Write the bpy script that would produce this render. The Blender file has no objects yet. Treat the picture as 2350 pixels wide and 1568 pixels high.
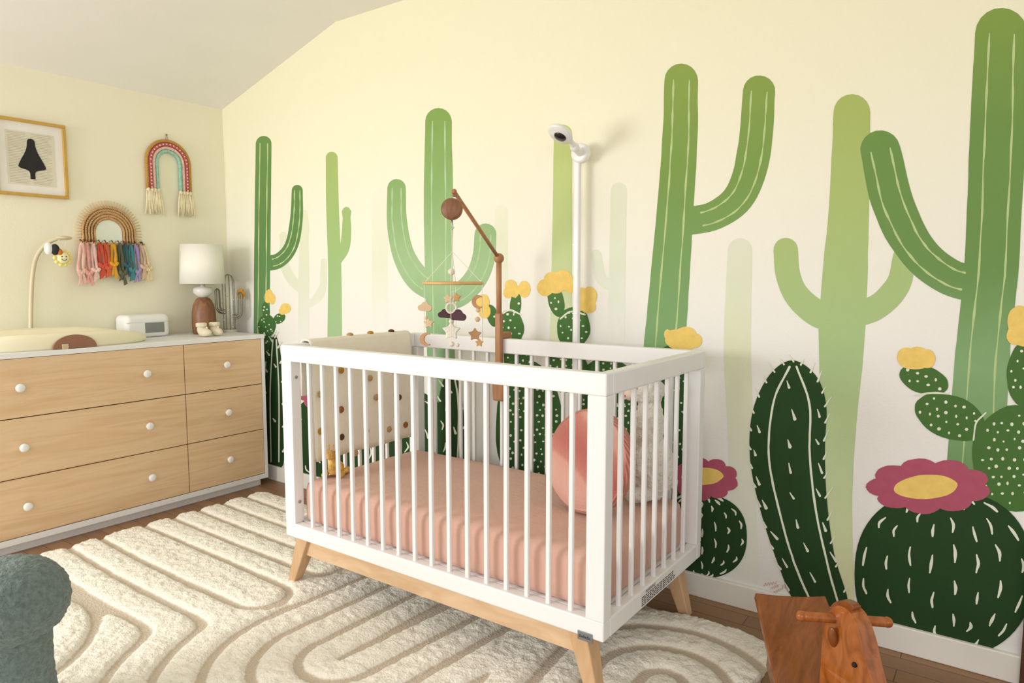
import bpy, bmesh, math, random
import numpy as np
from mathutils import Vector, Matrix, geometry, noise
random.seed(7)
S = bpy.context.scene
COL = S.collection
try:
    S.view_settings.view_transform = 'Standard'
except Exception:
    pass
R = math.radians
sin, cos, pi = math.sin, math.cos, math.pi
# ------------------------------------------------------------------ camera
F = 1600.0; YAW = R(35.6); PIT = R(5.28)
CAM = Vector((3.715, -2.353, 1.14))
Zv = Vector((0, 0, 1))
_h = Vector((-sin(YAW), cos(YAW), 0)); RT = Vector((cos(YAW), sin(YAW), 0))
FW = _h*cos(PIT) - Zv*sin(PIT); UP = _h*sin(PIT) + Zv*cos(PIT)
cd = bpy.data.cameras.new('camera'); cam = bpy.data.objects.new('camera', cd); COL.objects.link(cam)
cam.location = CAM; cam.rotation_euler = (pi/2 - PIT, 0, YAW)
cd.sensor_fit = 'HORIZONTAL'; cd.sensor_width = 36; cd.lens = 36*F/2350; cd.clip_start = 0.02
S.camera = cam
def ray(px, py): return FW*F + RT*(px-1175) - UP*(py-784)
def on(ax, val, px, py):
    d = ray(px, py); t = (val-CAM[ax])/d[ax]
    return CAM + d*t
def onx(px, py, x): return on(0, x, px, py)
def ony(px, py, y): return on(1, y, px, py)
def onz(px, py, z): return on(2, z, px, py)

# ------------------------------------------------------------------ materials
def lin(c):
    return tuple(((v/255)/12.92 if v/255 <= .04045 else ((v/255+.055)/1.055)**2.4) for v in c)
def newmat(name):
    m = bpy.data.materials.new(name); m.use_nodes = True
    nt = m.node_tree; b = nt.nodes['Principled BSDF']
    return m, nt, b
def sets(b, rough, metallic=0, sheen=0):
    b.inputs['Roughness'].default_value = rough
    b.inputs['Metallic'].default_value = metallic
    if sheen:
        b.inputs['Sheen Weight'].default_value = sheen
def addbump(nt, b, bump, bs, vec=None, detail=4):
    n = nt.nodes.new('ShaderNodeTexNoise'); n.inputs['Scale'].default_value = bs; n.inputs['Detail'].default_value = detail
    if vec is not None: nt.links.new(vec, n.inputs['Vector'])
    bp = nt.nodes.new('ShaderNodeBump'); bp.inputs['Strength'].default_value = bump; bp.inputs['Distance'].default_value = .01
    nt.links.new(n.outputs['Fac'], bp.inputs['Height']); nt.links.new(bp.outputs['Normal'], b.inputs['Normal'])
def M(name, rgb, rough=.6, var=.05, vs=6, bump=0, bs=60, metallic=0, sheen=0):
    m, nt, b = newmat(name); sets(b, rough, metallic, sheen)
    tc = nt.nodes.new('ShaderNodeTexCoord')
    n = nt.nodes.new('ShaderNodeTexNoise'); n.inputs['Scale'].default_value = vs; n.inputs['Detail'].default_value = 3
    nt.links.new(tc.outputs['Object'], n.inputs['Vector'])
    r = nt.nodes.new('ShaderNodeValToRGB'); c = lin(rgb)
    r.color_ramp.elements[0].position = .3; r.color_ramp.elements[1].position = .7
    r.color_ramp.elements[0].color = tuple(v*(1-var) for v in c)+(1,)
    r.color_ramp.elements[1].color = tuple(min(1, v*(1+var)) for v in c)+(1,)
    nt.links.new(n.outputs['Fac'], r.inputs['Fac']); nt.links.new(r.outputs['Color'], b.inputs['Base Color'])
    if bump: addbump(nt, b, bump, bs, tc.outputs['Object'])
    return m
def W(name, cols, scale, rough=.45, dist=1.2, nscale=2.0, bump=.05):
    m, nt, b = newmat(name); sets(b, rough)
    tc = nt.nodes.new('ShaderNodeTexCoord'); mp = nt.nodes.new('ShaderNodeMapping'); mp.inputs['Scale'].default_value = scale
    nt.links.new(tc.outputs['Object'], mp.inputs['Vector'])
    n = nt.nodes.new('ShaderNodeTexNoise'); n.inputs['Scale'].default_value = nscale; n.inputs['Detail'].default_value = 5
    n.inputs['Distortion'].default_value = dist; nt.links.new(mp.outputs['Vector'], n.inputs['Vector'])
    r = nt.nodes.new('ShaderNodeValToRGB')
    els = r.color_ramp.elements
    while len(els) < len(cols): els.new(.5)
    for i, c in enumerate(cols):
        els[i].position = .32 + .36*i/(len(cols)-1); els[i].color = lin(c)+(1,)
    nt.links.new(n.outputs['Fac'], r.inputs['Fac']); nt.links.new(r.outputs['Color'], b.inputs['Base Color'])
    if bump:
        bp = nt.nodes.new('ShaderNodeBump'); bp.inputs['Strength'].default_value = bump; bp.inputs['Distance'].default_value = .005
        nt.links.new(n.outputs['Fac'], bp.inputs['Height']); nt.links.new(bp.outputs['Normal'], b.inputs['Normal'])
    return m
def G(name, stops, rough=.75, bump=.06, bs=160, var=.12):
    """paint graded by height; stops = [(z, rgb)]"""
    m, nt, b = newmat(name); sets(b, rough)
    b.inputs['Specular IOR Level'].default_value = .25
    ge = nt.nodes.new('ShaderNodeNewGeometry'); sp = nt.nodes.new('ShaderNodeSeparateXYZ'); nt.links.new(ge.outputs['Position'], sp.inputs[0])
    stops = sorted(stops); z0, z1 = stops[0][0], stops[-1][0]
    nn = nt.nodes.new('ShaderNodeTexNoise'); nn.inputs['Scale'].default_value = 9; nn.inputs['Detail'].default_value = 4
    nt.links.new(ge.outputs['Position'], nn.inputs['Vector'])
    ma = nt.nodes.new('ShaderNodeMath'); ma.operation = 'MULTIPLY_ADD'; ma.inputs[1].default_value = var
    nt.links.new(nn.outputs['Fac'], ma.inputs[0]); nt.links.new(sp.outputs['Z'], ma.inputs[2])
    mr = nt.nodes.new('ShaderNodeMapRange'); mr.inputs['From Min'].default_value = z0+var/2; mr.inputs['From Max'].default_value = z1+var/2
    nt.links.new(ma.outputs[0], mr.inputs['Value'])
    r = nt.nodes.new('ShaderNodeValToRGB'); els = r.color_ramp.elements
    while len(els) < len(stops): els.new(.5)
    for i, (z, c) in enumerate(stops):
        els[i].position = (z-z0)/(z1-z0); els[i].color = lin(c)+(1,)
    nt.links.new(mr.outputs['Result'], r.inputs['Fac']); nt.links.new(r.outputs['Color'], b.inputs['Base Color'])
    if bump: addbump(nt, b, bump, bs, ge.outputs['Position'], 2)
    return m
def soft(c, k=.12):
    d = c[1]-max(c[0], c[2])
    if d > 8: c = (c[0]+5, c[1], c[2]*.93)
    g = sum(c)/3
    return tuple(v+(g-v)*k for v in c)
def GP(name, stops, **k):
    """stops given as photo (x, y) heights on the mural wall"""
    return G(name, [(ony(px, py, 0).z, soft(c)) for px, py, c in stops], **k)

white = M('white_paint', (240, 240, 240), .4, .01)
white_plastic = M('white_plastic', (240, 240, 238), .3, .01)
beech = W('beech', [(210, 175, 136), (219, 185, 147), (226, 194, 158)], (3, 12, 12), .5)
beech_v = W('beech_upright', [(203, 164, 123), (215, 178, 138)], (14, 14, 3), .5)
pine = W('pine', [(218, 183, 139), (225, 191, 149), (230, 200, 161), (222, 187, 144)], (6, .7, 9), .55, 1.3, 2.2, .02)
seam = M('dark_gap', (84, 64, 48), .8)
walnut = W('walnut', [(112, 74, 48), (138, 94, 64), (152, 108, 78)], (20, 20, 4), .45)
arm_wood = W('arm_wood', [(164, 114, 76), (186, 134, 92)], (18, 18, 4), .45)
horse_wood = W('horse_wood', [(136, 74, 26), (166, 94, 40), (180, 108, 52)], (12, 12, 5), .16, 1.8)
seat_wood = W('seat_wood', [(120, 66, 30), (150, 86, 44)], (18, 4, 4), .16, 1.5)
dark = M('dark_charcoal', (38, 36, 34), .6)
black = M('black_ink', (28, 26, 28), .7)
steel = M('brushed_steel', (170, 170, 168), .35, .02, metallic=.9)

# ------------------------------------------------------------------ mesh helpers
def B(): return bmesh.new()
def wl(o):
    v = Vector((0, 0, 0))
    while o: v = v + o.location; o = o.parent
    return v
def obj(name, bm, mats, parent=None, smooth=False, bevel=0, local=False, seg=2, recalc=True):
    if recalc: bmesh.ops.recalc_face_normals(bm, faces=bm.faces[:])
    loc = Vector((0, 0, 0))
    if not local:
        if parent is not None: off = wl(parent)
        else:
            xs = [v.co.x for v in bm.verts]; ys = [v.co.y for v in bm.verts]; zs = [v.co.z for v in bm.verts]
            off = Vector(((min(xs)+max(xs))/2, (min(ys)+max(ys))/2, min(zs))); loc = off
        bmesh.ops.translate(bm, vec=-off, verts=bm.verts[:])
    me = bpy.data.meshes.new(name); bm.to_mesh(me); bm.free()
    o = bpy.data.objects.new(name, me); COL.objects.link(o); o.location = loc
    if parent is not None: o.parent = parent
    for m in (mats if isinstance(mats, (list, tuple)) else [mats]): me.materials.append(m)
    if smooth:
        for p in me.polygons: p.use_smooth = True
    if bevel:
        md = o.modifiers.new('bevel', 'BEVEL'); md.width = bevel; md.segments = seg; md.limit_method = 'ANGLE'; md.angle_limit = R(40)
    return o
def tag(o, label, cat, group=None, kind=None):
    o['label'] = label; o['category'] = cat
    if group: o['group'] = group
    if kind: o['kind'] = kind
    return o
def thing(name, label, cat, loc, group=None, rz=0):
    o = bpy.data.objects.new(name, None); o.empty_display_size = .05; COL.objects.link(o)
    o.location = loc; o.rotation_euler = (0, 0, rz)
    return tag(o, label, cat, group)
def struct(name, bm, mats, **k):
    o = obj(name, bm, mats, **k); o['kind'] = 'structure'; return o
def box(bm, x0, x1, y0, y1, z0, z1):
    return bmesh.ops.create_cube(bm, size=1, matrix=Matrix.Translation(((x0+x1)/2, (y0+y1)/2, (z0+z1)/2)) @ Matrix.Diagonal((x1-x0, y1-y0, z1-z0, 1)))
def ball(bm, c, r, rot=None, u=20, v=14):
    if not isinstance(r, (tuple, list)): r = (r, r, r)
    m = Matrix.Translation(Vector(c))
    if rot is not None: m = m @ rot.to_4x4()
    bmesh.ops.create_uvsphere(bm, u_segments=u, v_segments=v, radius=1, matrix=m @ Matrix.Diagonal((r[0], r[1], r[2], 1)))
def hexa(bm, bot, top):
    vb = [bm.verts.new(p) for p in bot]; vt = [bm.verts.new(p) for p in top]; n = len(vb)
    bm.faces.new(vb[::-1]); bm.faces.new(vt)
    for i in range(n): bm.faces.new((vb[i], vb[(i+1) % n], vt[(i+1) % n], vt[i]))
def prism(bm, pts, o, u, v, n, t):
    o, u, v, n = Vector(o), Vector(u), Vector(v), Vector(n)
    A = [o + u*p[0] + v*p[1] - n*(t/2) for p in pts]; Bp = [q + n*t for q in A]
    va = [bm.verts.new(p) for p in A]; vb = [bm.verts.new(p) for p in Bp]; k = len(pts)
    tris = geometry.tessellate_polygon([[Vector((p[0], p[1], 0)) for p in pts]])
    for t3 in tris:
        bm.faces.new([va[i] for i in t3]); bm.faces.new([vb[i] for i in reversed(t3)])
    for i in range(k): bm.faces.new((va[i], va[(i+1) % k], vb[(i+1) % k], vb[i]))
def tube(bm, pts, r, n=8, closed=False):
    pts = [Vector(p) for p in pts]; k = len(pts)
    rs = r if isinstance(r, (list, tuple)) else [r]*k
    def tang(i):
        if closed: return (pts[(i+1) % k]-pts[i-1]).normalized()
        return (pts[min(i+1, k-1)]-pts[max(i-1, 0)]).normalized()
    t = tang(0); a = Vector((0, 0, 1)) if abs(t.z) < .9 else Vector((1, 0, 0)); nn = t.cross(a).normalized()
    rings = []
    for i in range(k):
        t = tang(i); nn = (nn - t*nn.dot(t)).normalized(); bn = t.cross(nn)
        rings.append([bm.verts.new(pts[i] + (nn*cos(2*pi*j/n)+bn*sin(2*pi*j/n))*rs[i]) for j in range(n)])
    for i in range(k if closed else k-1):
        A, Bq = rings[i], rings[(i+1) % k]
        for j in range(n): bm.faces.new((A[j], A[(j+1) % n], Bq[(j+1) % n], Bq[j]))
    if not closed:
        bm.faces.new(rings[0][::-1]); bm.faces.new(rings[-1])
def lathe(bm, prof, c=(0, 0, 0), n=32, mat=None):
    c = Vector(c); rings = []
    X = mat if mat is not None else Matrix.Identity(3)
    for r, z in prof:
        if r < 1e-6: rings.append([bm.verts.new(c + X @ Vector((0, 0, z)))])
        else: rings.append([bm.verts.new(c + X @ Vector((r*cos(2*pi*j/n), r*sin(2*pi*j/n), z))) for j in range(n)])
    for A, Bq in zip(rings, rings[1:]):
        for j in range(n):
            a0, a1 = A[j % len(A)], A[(j+1) % len(A)]; b0, b1 = Bq[j % len(Bq)], Bq[(j+1) % len(Bq)]
            if len(A) == 1 and len(Bq) == 1: continue
            if len(A) == 1: bm.faces.new((a0, b1, b0))
            elif len(Bq) == 1: bm.faces.new((a0, a1, b0))
            else: bm.faces.new((a0, a1, b1, b0))
    if len(rings[0]) > 1: bm.faces.new(rings[0][::-1])
    if len(rings[-1]) > 1: bm.faces.new(rings[-1])
def catmull(P, n=8, closed=False):
    P = [np.array(p, float) for p in P]; k = len(P); out = []
    for i in range(k if closed else k-1):
        if closed: a, b, c, d = P[i-1], P[i], P[(i+1) % k], P[(i+2) % k]
        else:
            b, c = P[i], P[i+1]; a = P[i-1] if i > 0 else 2*b-c; d = P[i+2] if i+2 < k else 2*c-b
        for j in range(n):
            t = j/n
            out.append(.5*(2*b+(c-a)*t+(2*a-5*b+4*c-d)*t*t+(3*b-a-3*c+d)*t**3))
    if not closed: out.append(P[-1])
    return out
def text_bm(s, size):
    cu = bpy.data.curves.new('txt', 'FONT'); cu.body = s; cu.size = size; cu.align_x = 'CENTER'; cu.align_y = 'CENTER'
    o = bpy.data.objects.new('txt', cu); COL.objects.link(o)
    dg = bpy.context.evaluated_depsgraph_get()
    me = bpy.data.meshes.new_from_object(o.evaluated_get(dg)); bm = bmesh.new(); bm.from_mesh(me)
    bpy.data.objects.remove(o); bpy.data.curves.remove(cu); bpy.data.meshes.remove(me)
    return bm
def place(bm, o, u, v):
    u, v = Vector(u), Vector(v); n = u.cross(v)
    m = Matrix((( u.x, v.x, n.x, o[0]), (u.y, v.y, n.y, o[1]), (u.z, v.z, n.z, o[2]), (0, 0, 0, 1)))
    bmesh.ops.transform(bm, matrix=m, verts=bm.verts[:])

# ------------------------------------------------------------------ the room
ZL, ZC, XB = 2.09, 2.372, .979
bm = B(); prism(bm, [(-.1, -.1), (6.2, -.1), (6.2, ZC), (XB, ZC), (0, ZL), (-.1, ZL)], (0, .05, 0), (1, 0, 0), (0, 0, 1), (0, 1, 0), .1)
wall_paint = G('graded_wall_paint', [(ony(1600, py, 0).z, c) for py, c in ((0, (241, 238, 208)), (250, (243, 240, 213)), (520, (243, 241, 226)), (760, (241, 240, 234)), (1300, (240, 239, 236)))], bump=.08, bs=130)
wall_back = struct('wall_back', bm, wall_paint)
cream_wall = M('cream_wall_paint', (244, 240, 216), .8, .01, bump=.06, bs=130)
bm = B(); box(bm, -.1, 0, -5, 0, -.1, ZL); wall_left = struct('wall_left', bm, cream_wall)
bm = B(); prism(bm, [(0, ZL), (XB, ZC), (6.2, ZC), (6.2, ZC+.1), (XB-.05, ZC+.1), (-.1, ZL+.1), (-.1, ZL)], (0, -2.5, 0), (1, 0, 0), (0, 0, 1), (0, 1, 0), 5)
ceiling = struct('ceiling', bm, M('ceiling_paint', (240, 239, 234), .85, .01, bump=.04, bs=100))
# plank floor
m, nt, b = newmat('oak_planks'); sets(b, .4)
tc = nt.nodes.new('ShaderNodeTexCoord'); br = nt.nodes.new('ShaderNodeTexBrick')
br.inputs['Scale'].default_value = 1; br.inputs['Brick Width'].default_value = .9; br.inputs['Row Height'].default_value = .075; br.inputs['Mortar Size'].default_value = .0015
br.inputs['Color1'].default_value = lin((170, 128, 88))+(1,); br.inputs['Color2'].default_value = lin((148, 108, 74))+(1,); br.inputs['Mortar'].default_value = lin((88, 60, 40))+(1,)
nt.links.new(tc.outputs['Object'], br.inputs['Vector'])
mp = nt.nodes.new('ShaderNodeMapping'); mp.inputs['Scale'].default_value = (2, 30, 2); nt.links.new(tc.outputs['Object'], mp.inputs['Vector'])
n = nt.nodes.new('ShaderNodeTexNoise'); n.inputs['Scale'].default_value = 2; n.inputs['Detail'].default_value = 6; nt.links.new(mp.outputs['Vector'], n.inputs['Vector'])
mx = nt.nodes.new('ShaderNodeMix'); mx.data_type = 'RGBA'; mx.blend_type = 'MULTIPLY'; mx.inputs['Factor'].default_value = .35
nt.links.new(br.outputs['Color'], mx.inputs['A']); nt.links.new(n.outputs['Fac'], mx.inputs['B']); nt.links.new(mx.outputs['Result'], b.inputs['Base Color'])
bm = B(); box(bm, -.1, 6.2, -5, .1, -.1, 0); struct('floor', bm, m)
bm = B(); box(bm, 0, 6.2, -.016, 0, 0, .083); struct('baseboard_back', bm, M('trim_paint', (238, 236, 228), .4, .01), bevel=.004)
bm = B(); box(bm, 0, .016, -5, -.016, 0, .083); struct('baseboard_left', bm, M('trim_paint', (238, 236, 228), .4, .01), bevel=.004)
q = ony(2344, 1500, -.03)
bm = B(); box(bm, q.x, q.x+.07, -.03, -.0165, .0, .42); struct('trim_1', bm, W('dark_oak', [(70, 44, 28), (92, 60, 38)], (18, 18, 3)), bevel=.002)

# ------------------------------------------------------------------ the mural, painted shapes on wall_back
LAY = [0.0002]
def nxt(d=0):
    LAY[0] += .000012; return LAY[0]
def wp(x, y, off): return ony(x, y, -off)
def p_poly(bm, pts, off, mi=0):
    vs = [bm.verts.new(wp(p[0], p[1], off)) for p in pts]
    for t3 in geometry.tessellate_polygon([[Vector((p[0], p[1], 0)) for p in pts]]):
        f = bm.faces.new([vs[i] for i in t3]); f.material_index = mi
def resample(pts, w, n=8):
    ws = w if isinstance(w, (list, tuple)) else [w]*len(pts)
    return catmull([(p[0], p[1], q) for p, q in zip(pts, ws)], n)
def normals(P):
    out = []
    for i in range(len(P)):
        d = P[min(i+1, len(P)-1)][:2]-P[max(i-1, 0)][:2]; d = d/(np.hypot(*d)+1e-9); out.append(np.array((-d[1], d[0])))
    return out
def p_stroke(bm, pts, w, off, mi=0, n=8, caps=True, pre=False):
    off += random.random()*.000008
    P = pts if pre else resample(pts, w, n); N = normals(P)
    def wob(p, s):
        return 1+(.03*noise.noise(Vector((p[0]*.02, p[1]*.02, s*7))) if p[2] > 20 else .4*noise.noise(Vector((p[0]*.05, p[1]*.05, s*7))))
    A = [bm.verts.new(wp(*(p[:2]+q*p[2]/2*wob(p, 1)), off)) for p, q in zip(P, N)]
    Bq = [bm.verts.new(wp(*(p[:2]-q*p[2]/2*wob(p, 2)), off)) for p, q in zip(P, N)]
    for i in range(len(P)-1):
        f = bm.faces.new((A[i], A[i+1], Bq[i+1], Bq[i])); f.material_index = mi
    if caps:
        for e, sgn, a, b2 in ((0, -1, A[0], Bq[0]), (-1, 1, A[-1], Bq[-1])):
            c = P[e][:2]; r = P[e][2]/2; q = N[e]; t = np.array((q[1], -q[0]))*sgn
            mid = [bm.verts.new(wp(*(c + q*r*cos(pi*j/10)+t*r*sin(pi*j/10)), off)) for j in range(1, 10)]
            f = bm.faces.new([a]+mid+[b2]); f.material_index = mi
def p_ell(bm, cx, cy, rx, ry, rot, off, mi=0, n=36):
    a = R(rot); vs = []
    for i in range(n):
        k_ = 1 + (.05*noise.noise(Vector((cx*.1+2*cos(2*pi*i/n), cy*.1+2*sin(2*pi*i/n), 0))) if n > 12 else 0)
        x, y = k_*rx*cos(2*pi*i/n), k_*ry*sin(2*pi*i/n)
        vs.append(bm.verts.new(wp(cx+x*cos(a)-y*sin(a), cy+x*sin(a)+y*cos(a), off)))
    f = bm.faces.new(vs); f.material_index = mi
def painted(name, bm, mats, label=None, parent=None):
    o = obj(name, bm, mats, parent or wall_back, recalc=False)
    if label: o['label'] = label
    return o
stripe = M('pale_green_line_paint', (186, 205, 144), .8)
stripe2 = M('soft_green_line_paint', (176, 208, 162), .8)
yellow = M('marigold_paint', (240, 206, 112), .8, .06, 40)
magenta = M('raspberry_paint', (178, 84, 108), .8, .06, 40)
def saguaro(limbs, body, label, line=None, lw=5):
    bm = B(); off = nxt(); nxt(); nxt(); nxt(); off2 = nxt(); nxt()
    for li, (pts, w) in enumerate(limbs):
        p_stroke(bm, pts, w, off+.000012*li, 0)
        if line:
            P = resample(pts, w); N = normals(P); k = len(P)
            for s in (-.23, .25):
                Q = [np.array((*(P[i][:2]+N[i]*P[i][2]*(s+.02*noise.noise(Vector((i*.3, s*9, li))))), lw*(.7+.3*sin(i*1.7)))) for i in range(k)]
                if li: Q = Q[int(k*.16):]
                p_stroke(bm, Q, None, off2, 1, pre=True)
    return painted('painted_saguaro', bm, [body, line or body], label)
def ghost(stops, limbs, label): return saguaro(limbs, GP('faded_cactus_paint', stops), label)
ghost([(870, 430, (241, 239, 218)), (870, 600, (227, 236, 226)), (870, 760, (238, 240, 234))], [([(872, 800), (872, 450)], 36)], 'very faint blue green cactus')
ghost([(1150, 460, (241, 239, 217)), (1150, 560, (225, 235, 219)), (1150, 760, (239, 241, 234))], [([(1150, 800), (1150, 485)], 30)], 'very faint cactus behind the mobile arm')
ghost([(700, 470, (231, 233, 198)), (700, 650, (225, 232, 208)), (700, 770, (236, 239, 230))],
      [([(697, 800), (697, 640), (699, 490)], [26, 25, 16]), ([(697, 668), (668, 640), (651, 600), (650, 540)], [22, 22, 20, 16]), ([(700, 700), (728, 685), (742, 650), (743, 600)], [18, 18, 16, 14])], 'faint pale cactus with two arms')
ghost([(1420, 420, (229, 232, 204)), (1420, 600, (225, 233, 209)), (1420, 770, (239, 241, 232))],
      [([(1412, 830), (1416, 640), (1420, 437)], [40, 38, 36]), ([(1415, 660), (1380, 640), (1368, 585)], [26, 26, 24])], 'faint pale cactus right of the monitor pole')
ghost([(1700, 545, (224, 231, 206)), (1700, 800, (219, 231, 208)), (1700, 1330, (236, 239, 230))], [([(1712, 1340), (1700, 1000), (1692, 800), (1698, 575)], [62, 60, 62, 56])], 'faint pale green column cactus')
ghost([(1292, 285, (188, 209, 128)), (1292, 560, (186, 211, 150)), (1292, 790, (221, 232, 206))], [([(1286, 840), (1290, 560), (1292, 307)], [52, 46, 42])], 'pale lime column behind the monitor pole')
saguaro([([(768, 800), (768, 620), (763, 480), (761, 362)], [34, 30, 29, 27]), ([(772, 600), (790, 570), (795, 530), (795, 484)], [22, 23, 21, 18])],
        GP('small_cactus_paint', [(765, 347, (166, 195, 114)), (765, 560, (158, 198, 132)), (765, 780, (160, 200, 158))]), 'small light green saguaro with one short arm')
saguaro([([(600, 800), (602, 560), (605, 330)], [36, 37, 36]), ([(602, 605), (640, 598), (668, 565), (680, 505), (682, 437)], [36, 34, 31, 29, 25])],
        GP('corner_cactus_paint', [(603, 312, (108, 153, 80)), (603, 560, (92, 142, 82)), (603, 770, (98, 148, 98))]), 'deep green saguaro in the corner of the mural', stripe, 3)
gD = GP('centre_cactus_paint', [(1006, 245, (130, 172, 86)), (1006, 430, (138, 182, 116)), (1006, 620, (160, 200, 156)), (1006, 760, (136, 184, 142)), (1006, 1060, (84, 136, 100))])
saguaro([([(1022, 1085), (1015, 900), (1008, 700), (1006, 480), (1006, 278)], [76, 66, 62, 67, 60]),
         ([(1005, 665), (960, 640), (926, 585), (911, 510), (910, 432)], [62, 58, 50, 46, 42]),
         ([(1008, 690), (1055, 676), (1092, 638), (1110, 590), (1114, 538)], [56, 54, 52, 52, 50])], gD, 'tall mid green saguaro behind the mobile with raised arms', stripe2, 4)
gH = GP('pale_right_cactus_paint', [(1955, 215, (168, 191, 104)), (1955, 500, (170, 199, 126)), (1955, 800, (166, 203, 148)), (1955, 1100, (190, 214, 170)), (1955, 1390, (218, 228, 194))])
saguaro([([(1935, 1410), (1925, 1100), (1932, 760), (1948, 480), (1955, 258)], [52, 64, 106, 92, 84]),
         ([(1945, 738), (1880, 722), (1830, 680), (1808, 630), (1803, 574)], [62, 62, 58, 56, 56]),
         ([(1940, 725), (2010, 706), (2060, 655), (2075, 590)], [60, 58, 56, 52])], gH, 'pale olive saguaro with stubby arms at right')
gG = GP('big_cactus_paint', [(1565, 143, (138, 170, 80)), (1565, 400, (120, 162, 80)), (1565, 620, (118, 167, 104)), (1565, 800, (124, 174, 122))])
saguaro([([(1520, 900), (1528, 760), (1548, 500), (1560, 320), (1563, 184)], [96, 94, 84, 80, 76]),
         ([(1560, 510), (1640, 494), (1700, 445), (1730, 350), (1742, 210)], [64, 66, 72, 76, 74])], gG, 'large green saguaro with one bent arm', stripe, 5)
gI = GP('giant_cactus_paint', [(2290, 15, (128, 166, 76)), (2290, 300, (108, 153, 78)), (2290, 620, (106, 153, 86)), (2290, 850, (130, 178, 128)), (2290, 1100, (110, 158, 104))])
saguaro([([(2235, 1180), (2252, 850), (2276, 600), (2290, 300), (2298, 78)], [140, 126, 124, 128, 120]),
         ([(2260, 655), (2180, 636), (2105, 575), (2050, 470), (2020, 345)], [84, 84, 88, 96, 92])], gI, 'giant saguaro at the right end with a tall left arm', stripe, 6)
dots = M('cream_dot_paint', (230, 234, 214), .8)
def pear(pads, flowers, body, label, sep=(), dr=3.0, gap=17):
    bm = B(); off = nxt(); nxt(); nxt(); nxt(); nxt(); nxt(); nxt(); o2 = nxt(); nxt(); o25 = nxt(); nxt()
    for (cx, cy, rx, ry, rot) in pads:
        p_ell(bm, cx, cy, rx, ry, rot, off, 0); a = R(rot)
        row = 0; y = -ry
        while y < ry:
            x = -rx + (gap/2 if row % 2 else 0)
            while x < rx:
                xx, yy = x+random.uniform(-4, 4), y+random.uniform(-4, 4)
                if (xx/rx)**2+(yy/ry)**2 < .74:
                    p_ell(bm, cx+xx*cos(a)-yy*sin(a), cy+xx*sin(a)+yy*cos(a), dr*random.uniform(.6, 1.15), dr*random.uniform(.6, 1.15), 0, o2+random.random()*.00001, 1, 8)
                x += gap
            y += gap*.85; row += 1
        off += .000012
    for pts in sep: p_stroke(bm, pts, 4, o25, 1)
    o = painted('painted_prickly_pear', bm, [body, dots], label)
    for fl in flowers:
        bm = B(); o3 = nxt(); nxt(); nxt(); nxt(); nxt()
        for k_, e in enumerate(fl): p_ell(bm, *e, o3+.000008*k_, 0, 24)
        painted('painted_flower', bm, yellow, None, o)
    return o
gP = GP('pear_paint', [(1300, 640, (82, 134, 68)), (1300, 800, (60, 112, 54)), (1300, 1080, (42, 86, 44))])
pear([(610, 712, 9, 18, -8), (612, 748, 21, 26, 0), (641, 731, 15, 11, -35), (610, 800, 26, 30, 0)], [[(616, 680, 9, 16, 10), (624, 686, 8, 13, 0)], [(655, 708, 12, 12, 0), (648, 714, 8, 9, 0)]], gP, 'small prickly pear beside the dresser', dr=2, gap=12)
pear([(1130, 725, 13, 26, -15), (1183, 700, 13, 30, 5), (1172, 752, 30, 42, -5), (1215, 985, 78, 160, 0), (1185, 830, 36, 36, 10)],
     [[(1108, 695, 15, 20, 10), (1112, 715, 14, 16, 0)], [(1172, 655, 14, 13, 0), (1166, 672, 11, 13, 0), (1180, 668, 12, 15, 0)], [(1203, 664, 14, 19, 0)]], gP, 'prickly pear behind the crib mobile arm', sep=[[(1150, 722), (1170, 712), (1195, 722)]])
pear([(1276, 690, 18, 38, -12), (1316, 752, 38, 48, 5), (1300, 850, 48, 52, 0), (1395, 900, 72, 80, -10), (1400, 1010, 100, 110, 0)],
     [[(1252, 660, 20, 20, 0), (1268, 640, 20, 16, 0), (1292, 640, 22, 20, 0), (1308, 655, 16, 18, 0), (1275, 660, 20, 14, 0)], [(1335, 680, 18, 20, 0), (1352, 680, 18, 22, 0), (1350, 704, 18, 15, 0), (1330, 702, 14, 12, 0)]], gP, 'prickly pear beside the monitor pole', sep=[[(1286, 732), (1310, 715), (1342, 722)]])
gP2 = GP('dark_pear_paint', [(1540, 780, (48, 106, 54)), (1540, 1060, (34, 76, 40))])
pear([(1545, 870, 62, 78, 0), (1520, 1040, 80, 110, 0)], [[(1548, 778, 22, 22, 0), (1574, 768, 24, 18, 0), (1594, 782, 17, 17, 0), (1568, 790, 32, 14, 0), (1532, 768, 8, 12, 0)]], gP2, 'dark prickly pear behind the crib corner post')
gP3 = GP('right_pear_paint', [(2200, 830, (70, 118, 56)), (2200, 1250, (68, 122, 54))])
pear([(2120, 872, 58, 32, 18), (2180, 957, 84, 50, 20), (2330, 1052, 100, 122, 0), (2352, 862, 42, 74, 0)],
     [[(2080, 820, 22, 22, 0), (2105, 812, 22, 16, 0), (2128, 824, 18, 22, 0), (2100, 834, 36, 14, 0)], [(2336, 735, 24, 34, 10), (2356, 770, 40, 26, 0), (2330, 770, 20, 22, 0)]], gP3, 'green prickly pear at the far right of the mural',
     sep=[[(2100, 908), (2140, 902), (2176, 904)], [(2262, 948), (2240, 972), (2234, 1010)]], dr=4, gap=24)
gJ = GP('dark_cactus_paint', [(1818, 828, (34, 76, 34)), (1818, 1380, (28, 68, 34))])
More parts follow.
